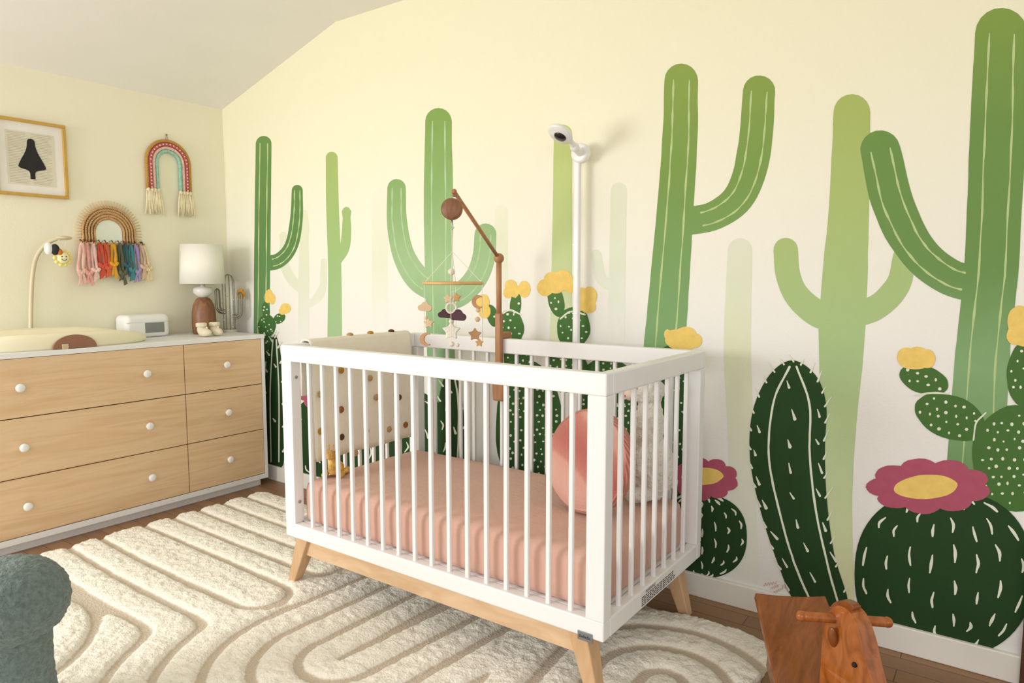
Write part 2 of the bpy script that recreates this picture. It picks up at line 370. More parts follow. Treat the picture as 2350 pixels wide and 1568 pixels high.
def column(outline, lines, dashes, label, L=16, dashl=18, lw=5):
    bm = B(); off = nxt(); nxt(); o2 = nxt(); nxt(); o3 = nxt(); nxt(); nxt()
    p_poly(bm, [tuple(p) for p in catmull(outline, 6, True)], off, 0)
    for ln in lines: p_stroke(bm, ln, lw, o2, 1)
    for ln in dashes:
        P = resample(ln, lw, 6)
        for i in range(1, len(P)-1, 3):
            d = P[min(i+1, len(P)-1)][:2]-P[i][:2]; d = d/np.hypot(*d); l_ = dashl*random.uniform(.6, 1.25); q = np.array((random.uniform(-6, 6), random.uniform(-8, 8)))
            p_stroke(bm, [P[i][:2]-d*l_/2+np.array((random.uniform(-7, 0), 0))+q, P[i][:2]+d*l_/2+np.array((random.uniform(-1, 5), 0))+q], [2, (lw+2)*random.uniform(.7, 1.2)], o3, 1, 3)
    k = len(outline)
    C = catmull(outline, 5, True); cx = sum(p[0] for p in outline)/k
    for i in range(0, len(C), 2):
        s = 1 if C[i][0] > cx else -1; l_ = L*random.uniform(.6, 1.4)
        p_stroke(bm, [C[i]+np.array((-s*3, 3)), C[i]+np.array((s*l_*random.uniform(.3, .7), -l_))], [4.5, 1.5], o3, 1, 3)
    return painted('painted_column_cactus', bm, [gJ, dots], label)
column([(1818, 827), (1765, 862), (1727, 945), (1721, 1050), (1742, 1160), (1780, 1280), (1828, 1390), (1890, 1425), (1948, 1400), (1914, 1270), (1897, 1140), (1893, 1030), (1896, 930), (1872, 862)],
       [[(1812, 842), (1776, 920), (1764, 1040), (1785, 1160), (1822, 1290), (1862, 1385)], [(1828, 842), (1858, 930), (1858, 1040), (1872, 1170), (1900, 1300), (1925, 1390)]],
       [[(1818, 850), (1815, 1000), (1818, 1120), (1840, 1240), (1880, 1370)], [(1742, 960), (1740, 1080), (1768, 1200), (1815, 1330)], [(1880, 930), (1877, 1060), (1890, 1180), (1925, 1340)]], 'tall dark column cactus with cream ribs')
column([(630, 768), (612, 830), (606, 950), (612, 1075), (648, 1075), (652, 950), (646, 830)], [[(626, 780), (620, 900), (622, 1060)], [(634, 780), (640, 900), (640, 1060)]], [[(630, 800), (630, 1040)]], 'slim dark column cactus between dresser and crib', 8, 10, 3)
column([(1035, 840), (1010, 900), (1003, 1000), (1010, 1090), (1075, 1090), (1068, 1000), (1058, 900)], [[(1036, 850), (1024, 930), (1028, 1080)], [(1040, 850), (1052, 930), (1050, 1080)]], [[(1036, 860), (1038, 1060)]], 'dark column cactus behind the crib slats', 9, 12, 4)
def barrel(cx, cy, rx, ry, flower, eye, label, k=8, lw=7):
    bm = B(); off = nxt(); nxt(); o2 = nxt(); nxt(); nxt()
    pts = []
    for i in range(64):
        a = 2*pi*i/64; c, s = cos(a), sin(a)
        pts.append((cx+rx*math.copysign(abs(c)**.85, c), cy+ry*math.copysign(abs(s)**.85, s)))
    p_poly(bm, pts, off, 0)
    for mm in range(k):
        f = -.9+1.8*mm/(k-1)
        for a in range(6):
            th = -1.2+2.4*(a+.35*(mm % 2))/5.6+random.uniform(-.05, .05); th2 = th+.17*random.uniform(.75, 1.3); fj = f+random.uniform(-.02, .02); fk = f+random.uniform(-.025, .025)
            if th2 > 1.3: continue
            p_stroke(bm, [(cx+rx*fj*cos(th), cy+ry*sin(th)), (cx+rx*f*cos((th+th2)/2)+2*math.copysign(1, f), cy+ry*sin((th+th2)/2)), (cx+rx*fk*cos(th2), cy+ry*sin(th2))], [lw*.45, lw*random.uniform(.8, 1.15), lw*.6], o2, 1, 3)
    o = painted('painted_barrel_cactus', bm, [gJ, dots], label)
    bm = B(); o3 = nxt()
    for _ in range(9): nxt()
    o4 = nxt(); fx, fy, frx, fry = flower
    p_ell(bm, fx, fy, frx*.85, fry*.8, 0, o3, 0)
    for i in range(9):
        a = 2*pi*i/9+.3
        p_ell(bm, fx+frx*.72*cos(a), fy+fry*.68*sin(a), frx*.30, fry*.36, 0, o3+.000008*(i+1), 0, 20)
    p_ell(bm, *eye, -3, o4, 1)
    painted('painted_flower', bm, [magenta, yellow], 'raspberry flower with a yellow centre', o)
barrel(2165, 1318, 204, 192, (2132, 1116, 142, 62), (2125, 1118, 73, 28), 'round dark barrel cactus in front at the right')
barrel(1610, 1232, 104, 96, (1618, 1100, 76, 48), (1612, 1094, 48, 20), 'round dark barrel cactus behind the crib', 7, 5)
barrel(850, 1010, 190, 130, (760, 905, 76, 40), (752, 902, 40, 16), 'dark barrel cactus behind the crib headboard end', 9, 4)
bm = B(); off = nxt()
for r_, (x0, x1, y0) in enumerate([(1752, 1782, 1343), (1768, 1788, 1352), (1775, 1797, 1361)]):
    pts = []
    for i in range(14):
        f = i/13; pts.append((x0+(x1-x0)*f, y0-3*r_*f-5*f+4*sin(i*2.3+r_)))
    p_stroke(bm, pts, 1.0, off, 0, 4)
p_stroke(bm, [(1795, 1343), (1803, 1350), (1800, 1340), (1810, 1362), (1806, 1350)], 1.0, off, 0, 4)
painted('painted_signature', bm, M('pink_signature_paint', (222, 168, 160), .8), 'small faint pink handwritten signature')

# ------------------------------------------------------------------ rug
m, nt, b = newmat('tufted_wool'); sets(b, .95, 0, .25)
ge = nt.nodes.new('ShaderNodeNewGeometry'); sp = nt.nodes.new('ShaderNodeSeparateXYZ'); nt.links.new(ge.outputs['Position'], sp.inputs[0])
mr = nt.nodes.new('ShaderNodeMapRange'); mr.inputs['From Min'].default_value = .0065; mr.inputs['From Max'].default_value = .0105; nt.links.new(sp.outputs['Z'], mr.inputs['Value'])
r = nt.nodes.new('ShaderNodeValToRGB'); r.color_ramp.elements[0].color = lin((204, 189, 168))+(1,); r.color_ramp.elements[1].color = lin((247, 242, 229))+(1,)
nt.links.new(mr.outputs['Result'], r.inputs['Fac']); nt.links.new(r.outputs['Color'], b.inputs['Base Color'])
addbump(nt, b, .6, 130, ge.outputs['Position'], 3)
GS = .0055
x = np.arange(.55, 3.2, GS); y = np.arange(-2.3, -.19, GS)
X, Y = np.meshgrid(x, y, indexing='ij')
def segd(ax, ay, bx_, by_):
    vx, vy = bx_-ax, by_-ay; t = np.clip(((X-ax)*vx+(Y-ay)*vy)/(vx*vx+vy*vy), 0, 1)
    return np.hypot(X-ax-t*vx, Y-ay-t*vy)
d1 = segd(-.3, -.90, 1.60, -.93)+.30
d2 = segd(2.15, -1.04, 2.24, .3)
d3 = segd(2.98, -.60, 3.15, -2.2)-.06
d4 = segd(1.15, -1.80, .4, -1.95)+.19
ks = .03
D = -ks*np.log(sum(np.exp(-d/ks) for d in (d1, d2, d3, d4))) + .012*np.sin(3*X+1.3)*np.sin(4*Y) + 1
per = .128; fr = (D/per) % 1
pf = np.clip(.80-.06*(X-.9), .70, .80)
prof = np.where(fr < pf, np.clip(np.sin(pi*np.clip(fr/pf, 0, 1)), 0, 1)**.2, 0)
rng = np.random.default_rng(3); jit = rng.uniform(0, 1, X.shape)
def blur(a, k):
    for _ in range(k): a = (a+np.roll(a, 1, 0)+np.roll(a, 1, 1)+np.roll(a, -1, 0)+np.roll(a, -1, 1))/5
    return a
k2 = blur(rng.uniform(-1, 1, X.shape), 1)*1.6; k3 = blur(rng.uniform(-1, 1, X.shape), 5)*3.8
prof = np.where(((D+.008*k3)/per) % 1 < pf, prof, prof*.6)
prof = blur(prof, 1)
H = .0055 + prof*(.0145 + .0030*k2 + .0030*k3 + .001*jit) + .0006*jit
edge = np.minimum(np.minimum(X-.55, 3.2-X), np.minimum(-.19-Y, Y+2.6))
H = np.where(edge < .006, .001, H)
nx, ny = X.shape
verts = np.stack([X+rng.uniform(-.002, .002, X.shape), Y+rng.uniform(-.002, .002, X.shape), H], -1).reshape(-1, 3)
idx = np.arange(nx*ny).reshape(nx, ny)
keep = np.ones((nx-1, ny-1), bool)
cr = .09
xx, yy = X[:-1, :-1], Y[:-1, :-1]
for cx_, cy_, sx_, sy_ in ((3.2-cr, -.19-cr, 1, 1), (.55+cr, -.19-cr, -1, 1)):
    keep &= ~(((xx-cx_)*sx_ > 0) & ((yy-cy_)*sy_ > 0) & (np.hypot(xx-cx_, yy-cy_) > cr))
faces = np.stack([idx[:-1, :-1][keep], idx[1:, :-1][keep], idx[1:, 1:][keep], idx[:-1, 1:][keep]], -1)
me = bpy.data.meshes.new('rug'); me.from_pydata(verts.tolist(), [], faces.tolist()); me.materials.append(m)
me.polygons.foreach_set('use_smooth', [True]*len(me.polygons))
rug = bpy.data.objects.new('rug', me); COL.objects.link(rug)
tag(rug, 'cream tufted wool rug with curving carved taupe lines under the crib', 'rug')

# ------------------------------------------------------------------ dresser
dr = thing('dresser', 'long white dresser with six pale pine drawers and white knobs', 'dresser', (.21, -.76, 0))
DY0, DY1 = -1.44, -.075
bm = B(); box(bm, .02, .408, DY0, DY1, .04, .81); box(bm, .408, .43, DY1-.02, DY1, .04, .81); box(bm, .408, .43, DY0, DY0+.02, .04, .81); box(bm, .408, .43, DY0+.02, DY1-.02, .04, .066)
obj('carcass', bm, white, dr)
bm = B(); box(bm, .02, .434, DY0-.003, DY1+.003, .81, .832); obj('top', bm, white, dr, bevel=.002)
bm = B(); box(bm, .03, .40, DY0+.03, DY1-.03, 0, .04); obj('plinth', bm, white, dr)
bm = B(); box(bm, .408, .4095, DY0+.02, DY1-.02, .066, .81); obj('recess', bm, seam, dr)
zs = [(.5655, .8085), (.3155, .5615), (.069, .3115)]
KX = Matrix(((0, 0, 1), (0, 1, 0), (-1, 0, 0)))
def knob(y, z, par):
    bm = B(); lathe(bm, [(0, 0), (.008, 0), (.007, .010), (.012, .014), (.017, .019), (.018, .024), (.015, .029), (.007, .031), (0, .031)], (.43, y, z), 24, KX)
    obj('knob', bm, white_plastic, par, smooth=True)
for z0, z1 in zs:
    for y0, y1, ks_ in ((-1.418, -.529, (-.719, -1.234)), (-.525, -.097, (-.311,))):
        bm = B(); box(bm, .4095, .43, y0, y1, z0, z1); d = obj('drawer', bm, pine, dr, bevel=.0015)
        for ky in ks_: knob(ky, (z0+z1)/2+.003, d)
DT = .832
# changing pad
cp = thing('changing_pad', 'cream contoured changing pad with brown belt on the dresser', 'changing pad', (.25, -1.03, DT))
bm = B(); N = 96; rows = []
prof = [(.0, .030), (.35, .032), (.6, .040), (.78, .060), (.88, .070), (.95, .066), (.99, .052), (1.0, .034), (.985, .010), (.96, 0)]
for s, z in prof:
    if s == 0: rows.append([bm.verts.new((.25, -1.03, DT+z))]); continue
    ring = []
    for j in range(N):
        a = 2*pi*j/N; c, q = cos(a), sin(a); e = .82
        k_ = 1-.5*max(0, (abs(q)-.45)/.55)**1.5 + .12*(1-abs(q))*(1 if c < 0 else 0)
        ring.append(bm.verts.new((.25+.165*s*math.copysign(abs(c)**e, c), -1.03+.40*s*math.copysign(abs(q)**e, q), DT+z*k_)))
    rows.append(ring)
for j in range(N): bm.faces.new((rows[0][0], rows[1][j], rows[1][(j+1) % N]))
for A, Bq in zip(rows[1:], rows[2:]):
    for j in range(N): bm.faces.new((A[j], Bq[j], Bq[(j+1) % N], A[(j+1) % N]))
bm.faces.new(rows[-1])
obj('foam_body', bm, M('cream_foam', (243, 237, 206), .45, .02), cp, smooth=True)
pb = onx(172, 796, .418)
bm = B(); pts = [(.088*cos(pi*i/20), .058*sin(pi*i/20)) for i in range(21)]
prism(bm, pts, (.4205, pb.y, DT+.002), (0, 1, 0), (0, 0, 1), (1, 0, 0), .008); obj('belt_pad', bm, M('brown_leather', (150, 106, 82), .55, bump=.1, bs=200), cp, bevel=.002)
bm = B(); q = onx(150, 796, .428); box(bm, .4255, .431, q.y-.012, q.y+.012, DT+.001, DT+.022); obj('belt_buckle', bm, M('beige_webbing', (206, 186, 150), .8), cp, bevel=.001)
# wipes warmer
ww = thing('wipes_warmer', 'white rounded wipes warmer box with a small grey window', 'wipes box', (.075, -.54, DT))
bm = B(); box(bm, .016, .137, -.655, -.43, DT, DT+.117); obj('body', bm, white_plastic, ww, bevel=.024, seg=5)
bm = B(); box(bm, .0155, .1375, -.651, -.434, DT+.078, DT+.0795); obj('lid_seam', bm, M('seam_grey', (190, 192, 192), .6), ww)
bm = B(); box(bm, .135, .139, -.562, -.463, DT+.024, DT+.076)
obj('window', bm, M('smoked_grey_plastic', (128, 132, 132), .2), ww, bevel=.0015)
# table lamp
ly = onx(467, 700, .14).y; L0 = (.14, ly, DT)
tl = thing('table_lamp', 'table lamp with white drum shade and turned walnut base', 'lamp', L0)
bm = B(); lathe(bm, [(0, 0), (.055, 0), (.06, .01), (.062, .06), (.060, .12), (.054, .155), (.042, .182), (.03, .196), (0, .2)], L0); obj('base', bm, walnut, tl, smooth=True)
bm = B(); lathe(bm, [(0, .196), (.02, .198), (.03, .206), (.048, .222), (.05, .243), (.042, .252), (.012, .256), (.008, .30), (0, .30)], L0); obj('neck', bm, M('white_ceramic', (236, 234, 228), .25), tl, smooth=True)
bm = B(); lathe(bm, [(.114, .272), (.1145, .272), (.105, .482), (.1045, .482), (.1035, .478), (.113, .276)], L0, 48)
obj('shade', bm, M('white_linen', (246, 243, 232), .9, bump=.1, bs=300), tl, smooth=False)
for p in tl.children[-1].data.polygons: p.use_smooth = len(p.vertices) == 4
bm = B(); tube(bm, [(L0[0], L0[1], DT+.29), (L0[0], L0[1], DT+.45)], .006); ball(bm, (L0[0], L0[1], DT+.36), .025); obj('bulb', bm, white_plastic, tl, smooth=True)
# wire cactus lamp
cy_ = onx(525, 700, .15).y; C0 = Vector((.15, cy_, DT))
wc = thing('wire_cactus_lamp', 'silver wire cactus light with raised arms on a small base', 'cactus lamp', C0)
bm = B(); lathe(bm, [(0, 0), (.042, 0), (.042, .012), (.038, .016), (0, .016)], C0); obj('base', bm, M('pale_stone', (206, 200, 186), .6), wc, smooth=False)
wire = M('silver_wire', (158, 154, 142), .4, .1, metallic=.7)
def cage(bm, path, r, nw=8):
    path = [Vector(p) for p in path]
    L = [0]
    for a, b_ in zip(path, path[1:]): L.append(L[-1]+(b_-a).length)
    for k in range(nw):
        a = 2*pi*(k+.5)/nw; pts = []
        for i, p in enumerate(path):
            rest = L[-1]-L[i]; rr = r*math.sqrt(max(.0004, 1-max(0, 1-rest/(r*1.25))**2))
            tg = (path[min(i+1, len(path)-1)]-path[max(i-1, 0)]).normalized()
            a1 = FW.cross(tg).normalized(); a2 = tg.cross(a1)
            pts.append(p+(a1*cos(a)+a2*sin(a))*rr)
        tube(bm, pts, .0024, 5)
bm = B(); cage(bm, [C0+Vector((0, 0, .016+.308*i/36)) for i in range(37)], .031, 9); obj('wire_trunk', bm, wire, wc, smooth=True)
for sgn, z0, hh_ in ((-1, .115, .13), (1, .085, .14)):
    bm = B(); d = RT*sgn
    ctrl = [C0+d*.022+Zv*z0, C0+d*.046+Zv*(z0+.004), C0+d*.060+Zv*(z0+.022), C0+d*.062+Zv*(z0+.06), C0+d*.062+Zv*(z0+hh_)]
    cage(bm, [Vector(p) for p in catmull([tuple(c_) for c_ in ctrl], 8)], .0135, 7); obj('wire_arm', bm, wire, wc, smooth=True)
wb = M('warm_bulb_glass', (240, 226, 180), .2)
for k in range(14):
    bm = B(); ball(bm, C0+Vector((.033*cos(k*2.4), .033*sin(k*2.4), .03+.019*k)), .004, u=8, v=6); obj('bulb', bm, wb, wc, smooth=True)
bm = B(); fc = C0+RT*.064+Vector((0, 0, .215))+FW*.016
for k in range(5): ball(bm, fc+RT*.013*cos(k*1.257)+Zv*.018*sin(k*1.257), (.013, .009, .015), u=10, v=8)
ball(bm, fc, (.01, .01, .012), u=10, v=8)
obj('flower', bm, M('ochre_fabric', (206, 150, 50), .8), wc, smooth=True)
# booties
knit = M('cream_knit', (240, 230, 204), .9, .04, 30, .5, 160)
for px_, lab, rz in ((466, 'cream knitted baby bootie, the one nearer the wipes box', .15), (495, 'cream knitted baby bootie, the one nearer the wire cactus', -.1)):
    p = onx(px_, 755, .32)
    t = thing('baby_bootie', lab, 'bootie', (.32, p.y, DT), 'pair of booties on the dresser', rz)
    bm = B(); ball(bm, (.012, 0, .022), (.042, .026, .022)); ball(bm, (-.012, 0, .038), (.022, .022, .03)); o = obj('foot', bm, knit, t, smooth=True, local=True)
    md = o.modifiers.new('r', 'REMESH'); md.mode = 'VOXEL'; md.voxel_size = .004; md.use_smooth_shade = True
    bm = B(); lathe(bm, [(.02, .05), (.026, .052), (.027, .068), (.022, .072), (.016, .07), (.016, .055)], (-.012, 0, 0), 20); obj('cuff', bm, knit, t, smooth=True, local=True)
    bm = B(); ball(bm, (.028, 0, .047), .006, u=10, v=8); obj('button', bm, knit, t, smooth=True, local=True)
# gooseneck toy arm
gp = [onx(px_, py_, .05) for px_, py_ in ((70, 775), (71, 700), (75, 630), (84, 590), (98, 564), (116, 551), (134, 547))]
gp[0].z = DT+.01
for i, p in enumerate(gp): p.x = .05+.02*max(0, i-3)
gt = thing('gooseneck_stand', 'thin beige gooseneck stand with a curved top behind the changing pad', 'stand', (gp[0].x, gp[0].y, DT))
beige = M('beige_plastic', (210, 197, 166), .4)
bm = B(); lathe(bm, [(0, 0), (.03, 0), (.03, .008), (.012, .014), (0, .014)], (gp[0].x, gp[0].y, DT)); obj('base', bm, beige, gt)
bm = B(); tube(bm, [tuple(p) for p in catmull([tuple(p) for p in gp], 8)], .0095, 10); obj('neck', bm, beige, gt, smooth=True)
e = gp[-1]; bm = B(); ball(bm, (e.x, e.y, e.z), (.03, .034, .010)); obj('head', bm, beige, gt, smooth=True)
tc_ = onx(118, 573, e.x)
t = thing('hanging_toy', 'small black white and orange toy hanging from the gooseneck', 'toy', (tc_.x, tc_.y, tc_.z-.03))
bm = B(); ball(bm, tc_+Vector((0, -.012, .004)), (.016, .018, .028)); obj('wing', bm, white_plastic, t, smooth=True)
bm = B(); ball(bm, tc_+Vector((.004, .014, 0)), (.018, .018, .026)); obj('body', bm, M('black_plush', (46, 42, 40), .9), t, smooth=True)
bm = B(); ball(bm, tc_+Vector((.01, .03, -.012)), (.012, .012, .018)); obj('tail', bm, M('orange_plush', (206, 120, 50), .9), t, smooth=True)
bm = B(); tube(bm, [tc_+Vector((0, 0, .02)), (e.x, e.y-.005, e.z)], .0015, 5); obj('string', bm, white_plastic, t)
sc = onx(145, 592, e.x+.01)
t = thing('sun_toy', 'pale yellow smiling sun toy hanging from the gooseneck', 'toy', (sc.x, sc.y, sc.z-.04))
sun_y = M('pale_yellow_plush', (244, 226, 130), .9)
bm = B(); ball(bm, sc, (.012, .026, .026)); obj('face', bm, M('cream_plush', (246, 238, 190), .9), t, smooth=True)
for k in range(10):
    bm = B(); ball(bm, sc+Vector((-.004, .033*cos(k*.628), .033*sin(k*.628))), (.007, .009, .009), u=10, v=8); obj('ray', bm, sun_y, t, smooth=True)
bm = B(); ball(bm, sc+Vector((.0115, -.009, .006)), (.002, .003, .003), u=8, v=6); ball(bm, sc+Vector((.0115, .009, .006)), (.002, .003, .003), u=8, v=6)
tube(bm, [sc+Vector((.0115, .01*cos(a), -.004+.008*sin(a))) for a in [pi+pi*i/8 for i in range(9)]], .0012, 5); obj('smile', bm, dark, t, smooth=True)
bm = B(); tube(bm, [sc+Vector((0, 0, .03)), (e.x, e.y+.015, e.z)], .0015, 5); obj('string', bm, white_plastic, t)

# ------------------------------------------------------------------ left wall decorations
fy, fz = -.98, 1.683; hw, hh = .148, .1725
fr_ = thing('picture_frame', 'gold framed print of a dark shape on a book page', 'picture', (0.0, fy, fz-hh))
gold = M('gold_leaf', (204, 164, 80), .4, .08, 30, .1, 80, metallic=.25)
bm = B()
for a in ((fy-hw, fy+hw, fz+hh-.014, fz+hh), (fy-hw, fy+hw, fz-hh, fz-hh+.014), (fy-hw, fy-hw+.014, fz-hh+.014, fz+hh-.014), (fy+hw-.014, fy+hw, fz-hh+.014, fz+hh-.014)): box(bm, .001, .022, *a)
obj('frame', bm, gold, fr_, bevel=.002)
bm = B(); box(bm, .002, .010, fy-hw+.012, fy+hw-.012, fz-hh+.012, fz+hh-.012); obj('mat_board', bm, M('mat_board', (240, 238, 230), .8), fr_)
bm = B(); box(bm, .010, .011, fy-.098, fy+.098, fz-.122, fz+.118)
nb = len(bm.faces)
for i in range(32):
    z = fz+.111-i*.0072
    for c0, c1 in ((-.09, -.004), (.004, .09)):
        box(bm, .011, .0113, fy+c0, fy+c1-random.uniform(0, .02), z-.0016, z)
bm.faces.ensure_lookup_table()
for f in bm.faces[nb:]: f.material_index = 1
obj('book_page', bm, [M('aged_paper', (224, 219, 198), .9), M('faded_print', (184, 178, 156), .9)], fr_)
bm = B(); sil = [(.010, -.095), (.014, -.06), (.054, -.045), (.046, -.015), (.028, .02), (.018, .05), (.014, .08), (0, .088)]
sil = [tuple(p) for p in catmull(sil, 4)]; sil = sil + [(-p[0], p[1]) for p in reversed(sil[:-1])]
prism(bm, sil, (.0121, fy+.002, fz+.002), (0, 1, 0), (0, 0, 1), (1, 0, 0), .001); obj('silhouette', bm, black, fr_)
# rainbow hanging
rc = Vector((.012, -.334, 1.745))
rb = thing('rainbow_wall_hanging', 'woven rope rainbow wall hanging with cream tassels', 'wall hanging', (.0, rc.y, 1.475))
for rr, col, nm, rw in ((.1165, (194, 146, 74), 'mustard rope', .0085), (.0985, (200, 98, 106), 'raspberry rope', .0095), (.080, (238, 200, 182), 'peach rope', .0085), (.063, (158, 210, 190), 'mint rope', .0085)):
    bm = B(); P = [(rc.x, rc.y-rr, 1.59), (rc.x, rc.y-rr, 1.66), (rc.x, rc.y-rr, rc.z-.01)]+[(rc.x, rc.y-rr*cos(pi*i/24), rc.z+rr*sin(pi*i/24)) for i in range(25)]+[(rc.x, rc.y+rr, rc.z-.01), (rc.x, rc.y+rr, 1.66), (rc.x, rc.y+rr, 1.59)]
    tube(bm, P, rw, 10); o = obj('rope', bm, M(nm.replace(' ', '_'), col, .9, .15, 90, .6, 150), rb, smooth=True); o['label'] = nm
bm = B()
for k in range(16):
    a = pi*(k+.5)/16; ball(bm, (rc.x+.009, rc.y-.0985*cos(a), rc.z+.0985*sin(a)), (.003, .004, .004), u=8, v=6)
for k in range(8):
    for s in (-1, 1): ball(bm, (rc.x+.009, rc.y+s*.0985, 1.61+k*.017), (.003, .004, .004), u=8, v=6)
obj('stitching', bm, M('cream_thread', (236, 220, 206), .9), rb, smooth=True)
tass = M('cream_cotton', (240, 228, 192), .95, .08, 40)
for s in (-1, 1):
    bm = B(); cy2 = rc.y+s*.088
    for k in range(30):
        y0 = cy2-.036+.072*(k+.5)/30
        y1 = y0+(y0-cy2)*.35+random.uniform(-.009, .009); zt = 1.472+random.uniform(-.010, .022)
        tube(bm, [(rc.x+random.uniform(-.004, .006), y0, 1.60), (rc.x+.006, (y0+y1)/2+random.uniform(-.005, .005), 1.54), (rc.x+.003+random.uniform(0, .008), y1, zt)], [.0034, .0040, .0032], 6)
    for k in range(4): ball(bm, (rc.x+.002, cy2-.027+.018*k, 1.597), (.010, .010, .012), u=10, v=8)
    obj('tassel', bm, tass, rb, smooth=True)
bm = B(); tube(bm, [(.006, rc.y-.008, rc.z+.12), (.006, rc.y, rc.z+.15), (.006, rc.y+.008, rc.z+.12)], .0016, 5); ball(bm, (.006, rc.y, rc.z+.15), .005, u=8, v=6); obj('hanging_loop', bm, walnut, rb)
# rattan mirror
mc = Vector((.0, -.655, 1.362)); MB_ = 1.31
mi = thing('wall_mirror', 'small arched mirror in a woven rattan sunburst frame with hooks', 'mirror', (0, mc.y, MB_))
ratt = M('rattan', (200, 160, 110), .7, .2, 120, .4, 120); cane = M('pale_cane', (214, 184, 134), .7, .1, 60)
def arch(r): return [(mc.y-r, MB_), (mc.y-r, mc.z)]+[(mc.y-r*cos(pi*i/28), mc.z+r*sin(pi*i/28)) for i in range(29)]+[(mc.y+r, mc.z), (mc.y+r, MB_)]
for rr in (.070, .0835, .097, .1105, .124):
    bm = B(); A_ = arch(rr); dense = catmull(A_, 4)
    for ph in (0, pi):
        tube(bm, [(.014+.004*sin(i*.9+ph), p[0]+.0, p[1]+.003*cos(i*.9+ph)) for i, p in enumerate(dense)], .0052, 6)
    obj('rattan_band', bm, ratt, mi, smooth=True)
bm = B()
for i in range(33):
    a = pi*i/32; c, s = -cos(a), sin(a)
    tube(bm, [(.014, mc.y+c*.12, mc.z+s*.12), (.014, mc.y+c*.158, mc.z+s*.158)], .0022, 6)
for s in (-1, 1):
    for z in (1.32, 1.335, 1.35): tube(bm, [(.014, mc.y+s*.12, z), (.014, mc.y+s*.158, z-.004)], .0022, 6)
obj('sunburst_stick', bm, cane, mi, smooth=True)
bm = B(); A_ = arch(.064); prism(bm, [(a, b_) for a, b_ in A_], (.008, 0, 0), (0, 1, 0), (0, 0, 1), (1, 0, 0), .006); obj('glass', bm, M('mirror_glass', (232, 236, 232), .22, 0, metallic=.5), mi)
bm = B(); A_ = [(a, b_) for a, b_ in arch(.128)]; prism(bm, A_, (.003, 0, 0), (0, 1, 0), (0, 0, 1), (1, 0, 0), .004); obj('backing', bm, cane, mi)
bm = B(); tube(bm, [(.02, mc.y-.14, MB_-.006), (.02, mc.y+.16, MB_-.006)], .008, 10); obj('hook_rail', bm, ratt, mi, smooth=True)
bronze = M('bronze_hook', (110, 78, 46), .4, metallic=.5)
hb = [(178, (236, 194, 180), 'pale pink'), (196, (230, 170, 160), 'rose pink'), (212, (240, 204, 196), 'light blush pink'), (229, (212, 86, 64), 'coral red'), (243, (218, 106, 68), 'burnt orange'), (259, (230, 170, 50), 'mustard yellow'),
      (273, (96, 100, 76), 'olive'), (285, (58, 96, 106), 'dark teal'), (298, (70, 138, 146), 'teal blue'), (311, (168, 148, 192), 'lavender'), (324, (212, 184, 160), 'beige'), (338, (228, 210, 166), 'cream spotted')]
for i, (px_, col, nm) in enumerate(hb):
    p = onx(px_, 560, .03); hy = max(mc.y-.14, min(mc.y+.155, p.y)); dy = p.y-hy+random.uniform(-.006, .006)
    zt = MB_-.004; Ln = .15+random.uniform(-.03, .03)
    hk = B(); tube(hk, [(.02, hy, zt+.016), (.03, hy, zt+.008), (.036, hy, zt-.004), (.042, hy, zt+.002), (.044, hy, zt+.005)], [.004, .0024, .0024, .0024, .003], 6)
    obj('hook', hk, bronze, mi, smooth=True)
    t = thing('hair_bow', nm + ' fabric hair bow hanging in the row under the mirror', 'hair bow', (.034, hy, zt-Ln-.04), 'hair bows hanging under the rattan mirror')
    mt = M(nm.replace(' ', '_')+'_fabric', col, .85, .12, 40, .3, 200)
    bm = B(); pts = []; wv_ = random.uniform(.8, 1.25)
    for k in range(24):
        a = 2*pi*k/24; f = (1-cos(a))/2
        pts.append((.034+.004*sin(a), hy+dy*f+.010*wv_*sin(a)*(.5+.5*f)+.002*sin(f*7+i), zt-Ln*f))
    tube(bm, pts, [.0075*(1+.25*sin(k*1.3+i)) for k in range(24)], 7, True); obj('loop', bm, mt, t, smooth=True)
    bm = B(); cz = zt-Ln*.9; yb = hy+dy
    for s in (-1, 1):
        rot = Matrix.Rotation(s*random.uniform(.6, 1.2), 3, 'X')
        ball(bm, (.044, yb+s*.010, cz+.012), (.009, .016, .010), rot, 12, 8)
        tl_ = random.uniform(.03, .062); ty = s*random.uniform(.006, .016)
        hexa(bm, [(.040, yb+s*.004-.004, cz), (.048, yb+s*.004-.004, cz), (.048, yb+s*.004+.004, cz), (.040, yb+s*.004+.004, cz)],
             [(.040, yb+ty-.008, cz-tl_), (.046, yb+ty-.008, cz-tl_), (.046, yb+ty+.008, cz-tl_+.008), (.040, yb+ty+.008, cz-tl_+.008)])
    ball(bm, (.048, yb, cz+.006), (.007, .006, .008), u=10, v=8); obj('bow', bm, mt, t, smooth=False)

# ------------------------------------------------------------------ crib
X0, X1, Y0, Y1 = 1.600, 2.907, -.82, -.13; ZT, ZB = .90, .20
cr_ = thing('crib', 'white slatted baby crib with beech legs in front of the cactus mural', 'crib', ((X0+X1)/2, (Y0+Y1)/2, 0))
th = .036; RB = .052
for y in (Y0, Y1-th):
    bm = B(); box(bm, X0, X1, y, y+th, ZT-.058, ZT); obj('top_rail', bm, white, cr_, bevel=.004)
    bm = B(); box(bm, X0, X1, y, y+th, ZB, ZB+RB); obj('bottom_rail', bm, white, cr_, bevel=.004)
for x_ in (X0, X1-th):
    bm = B(); box(bm, x_, x_+th, Y0+th, Y1-th, ZT-.058, ZT-.0005); obj('top_rail', bm, white, cr_, bevel=.004)
    bm = B(); box(bm, x_, x_+th, Y0+th, Y1-th, ZB, ZB+RB); obj('bottom_rail', bm, white, cr_, bevel=.004)
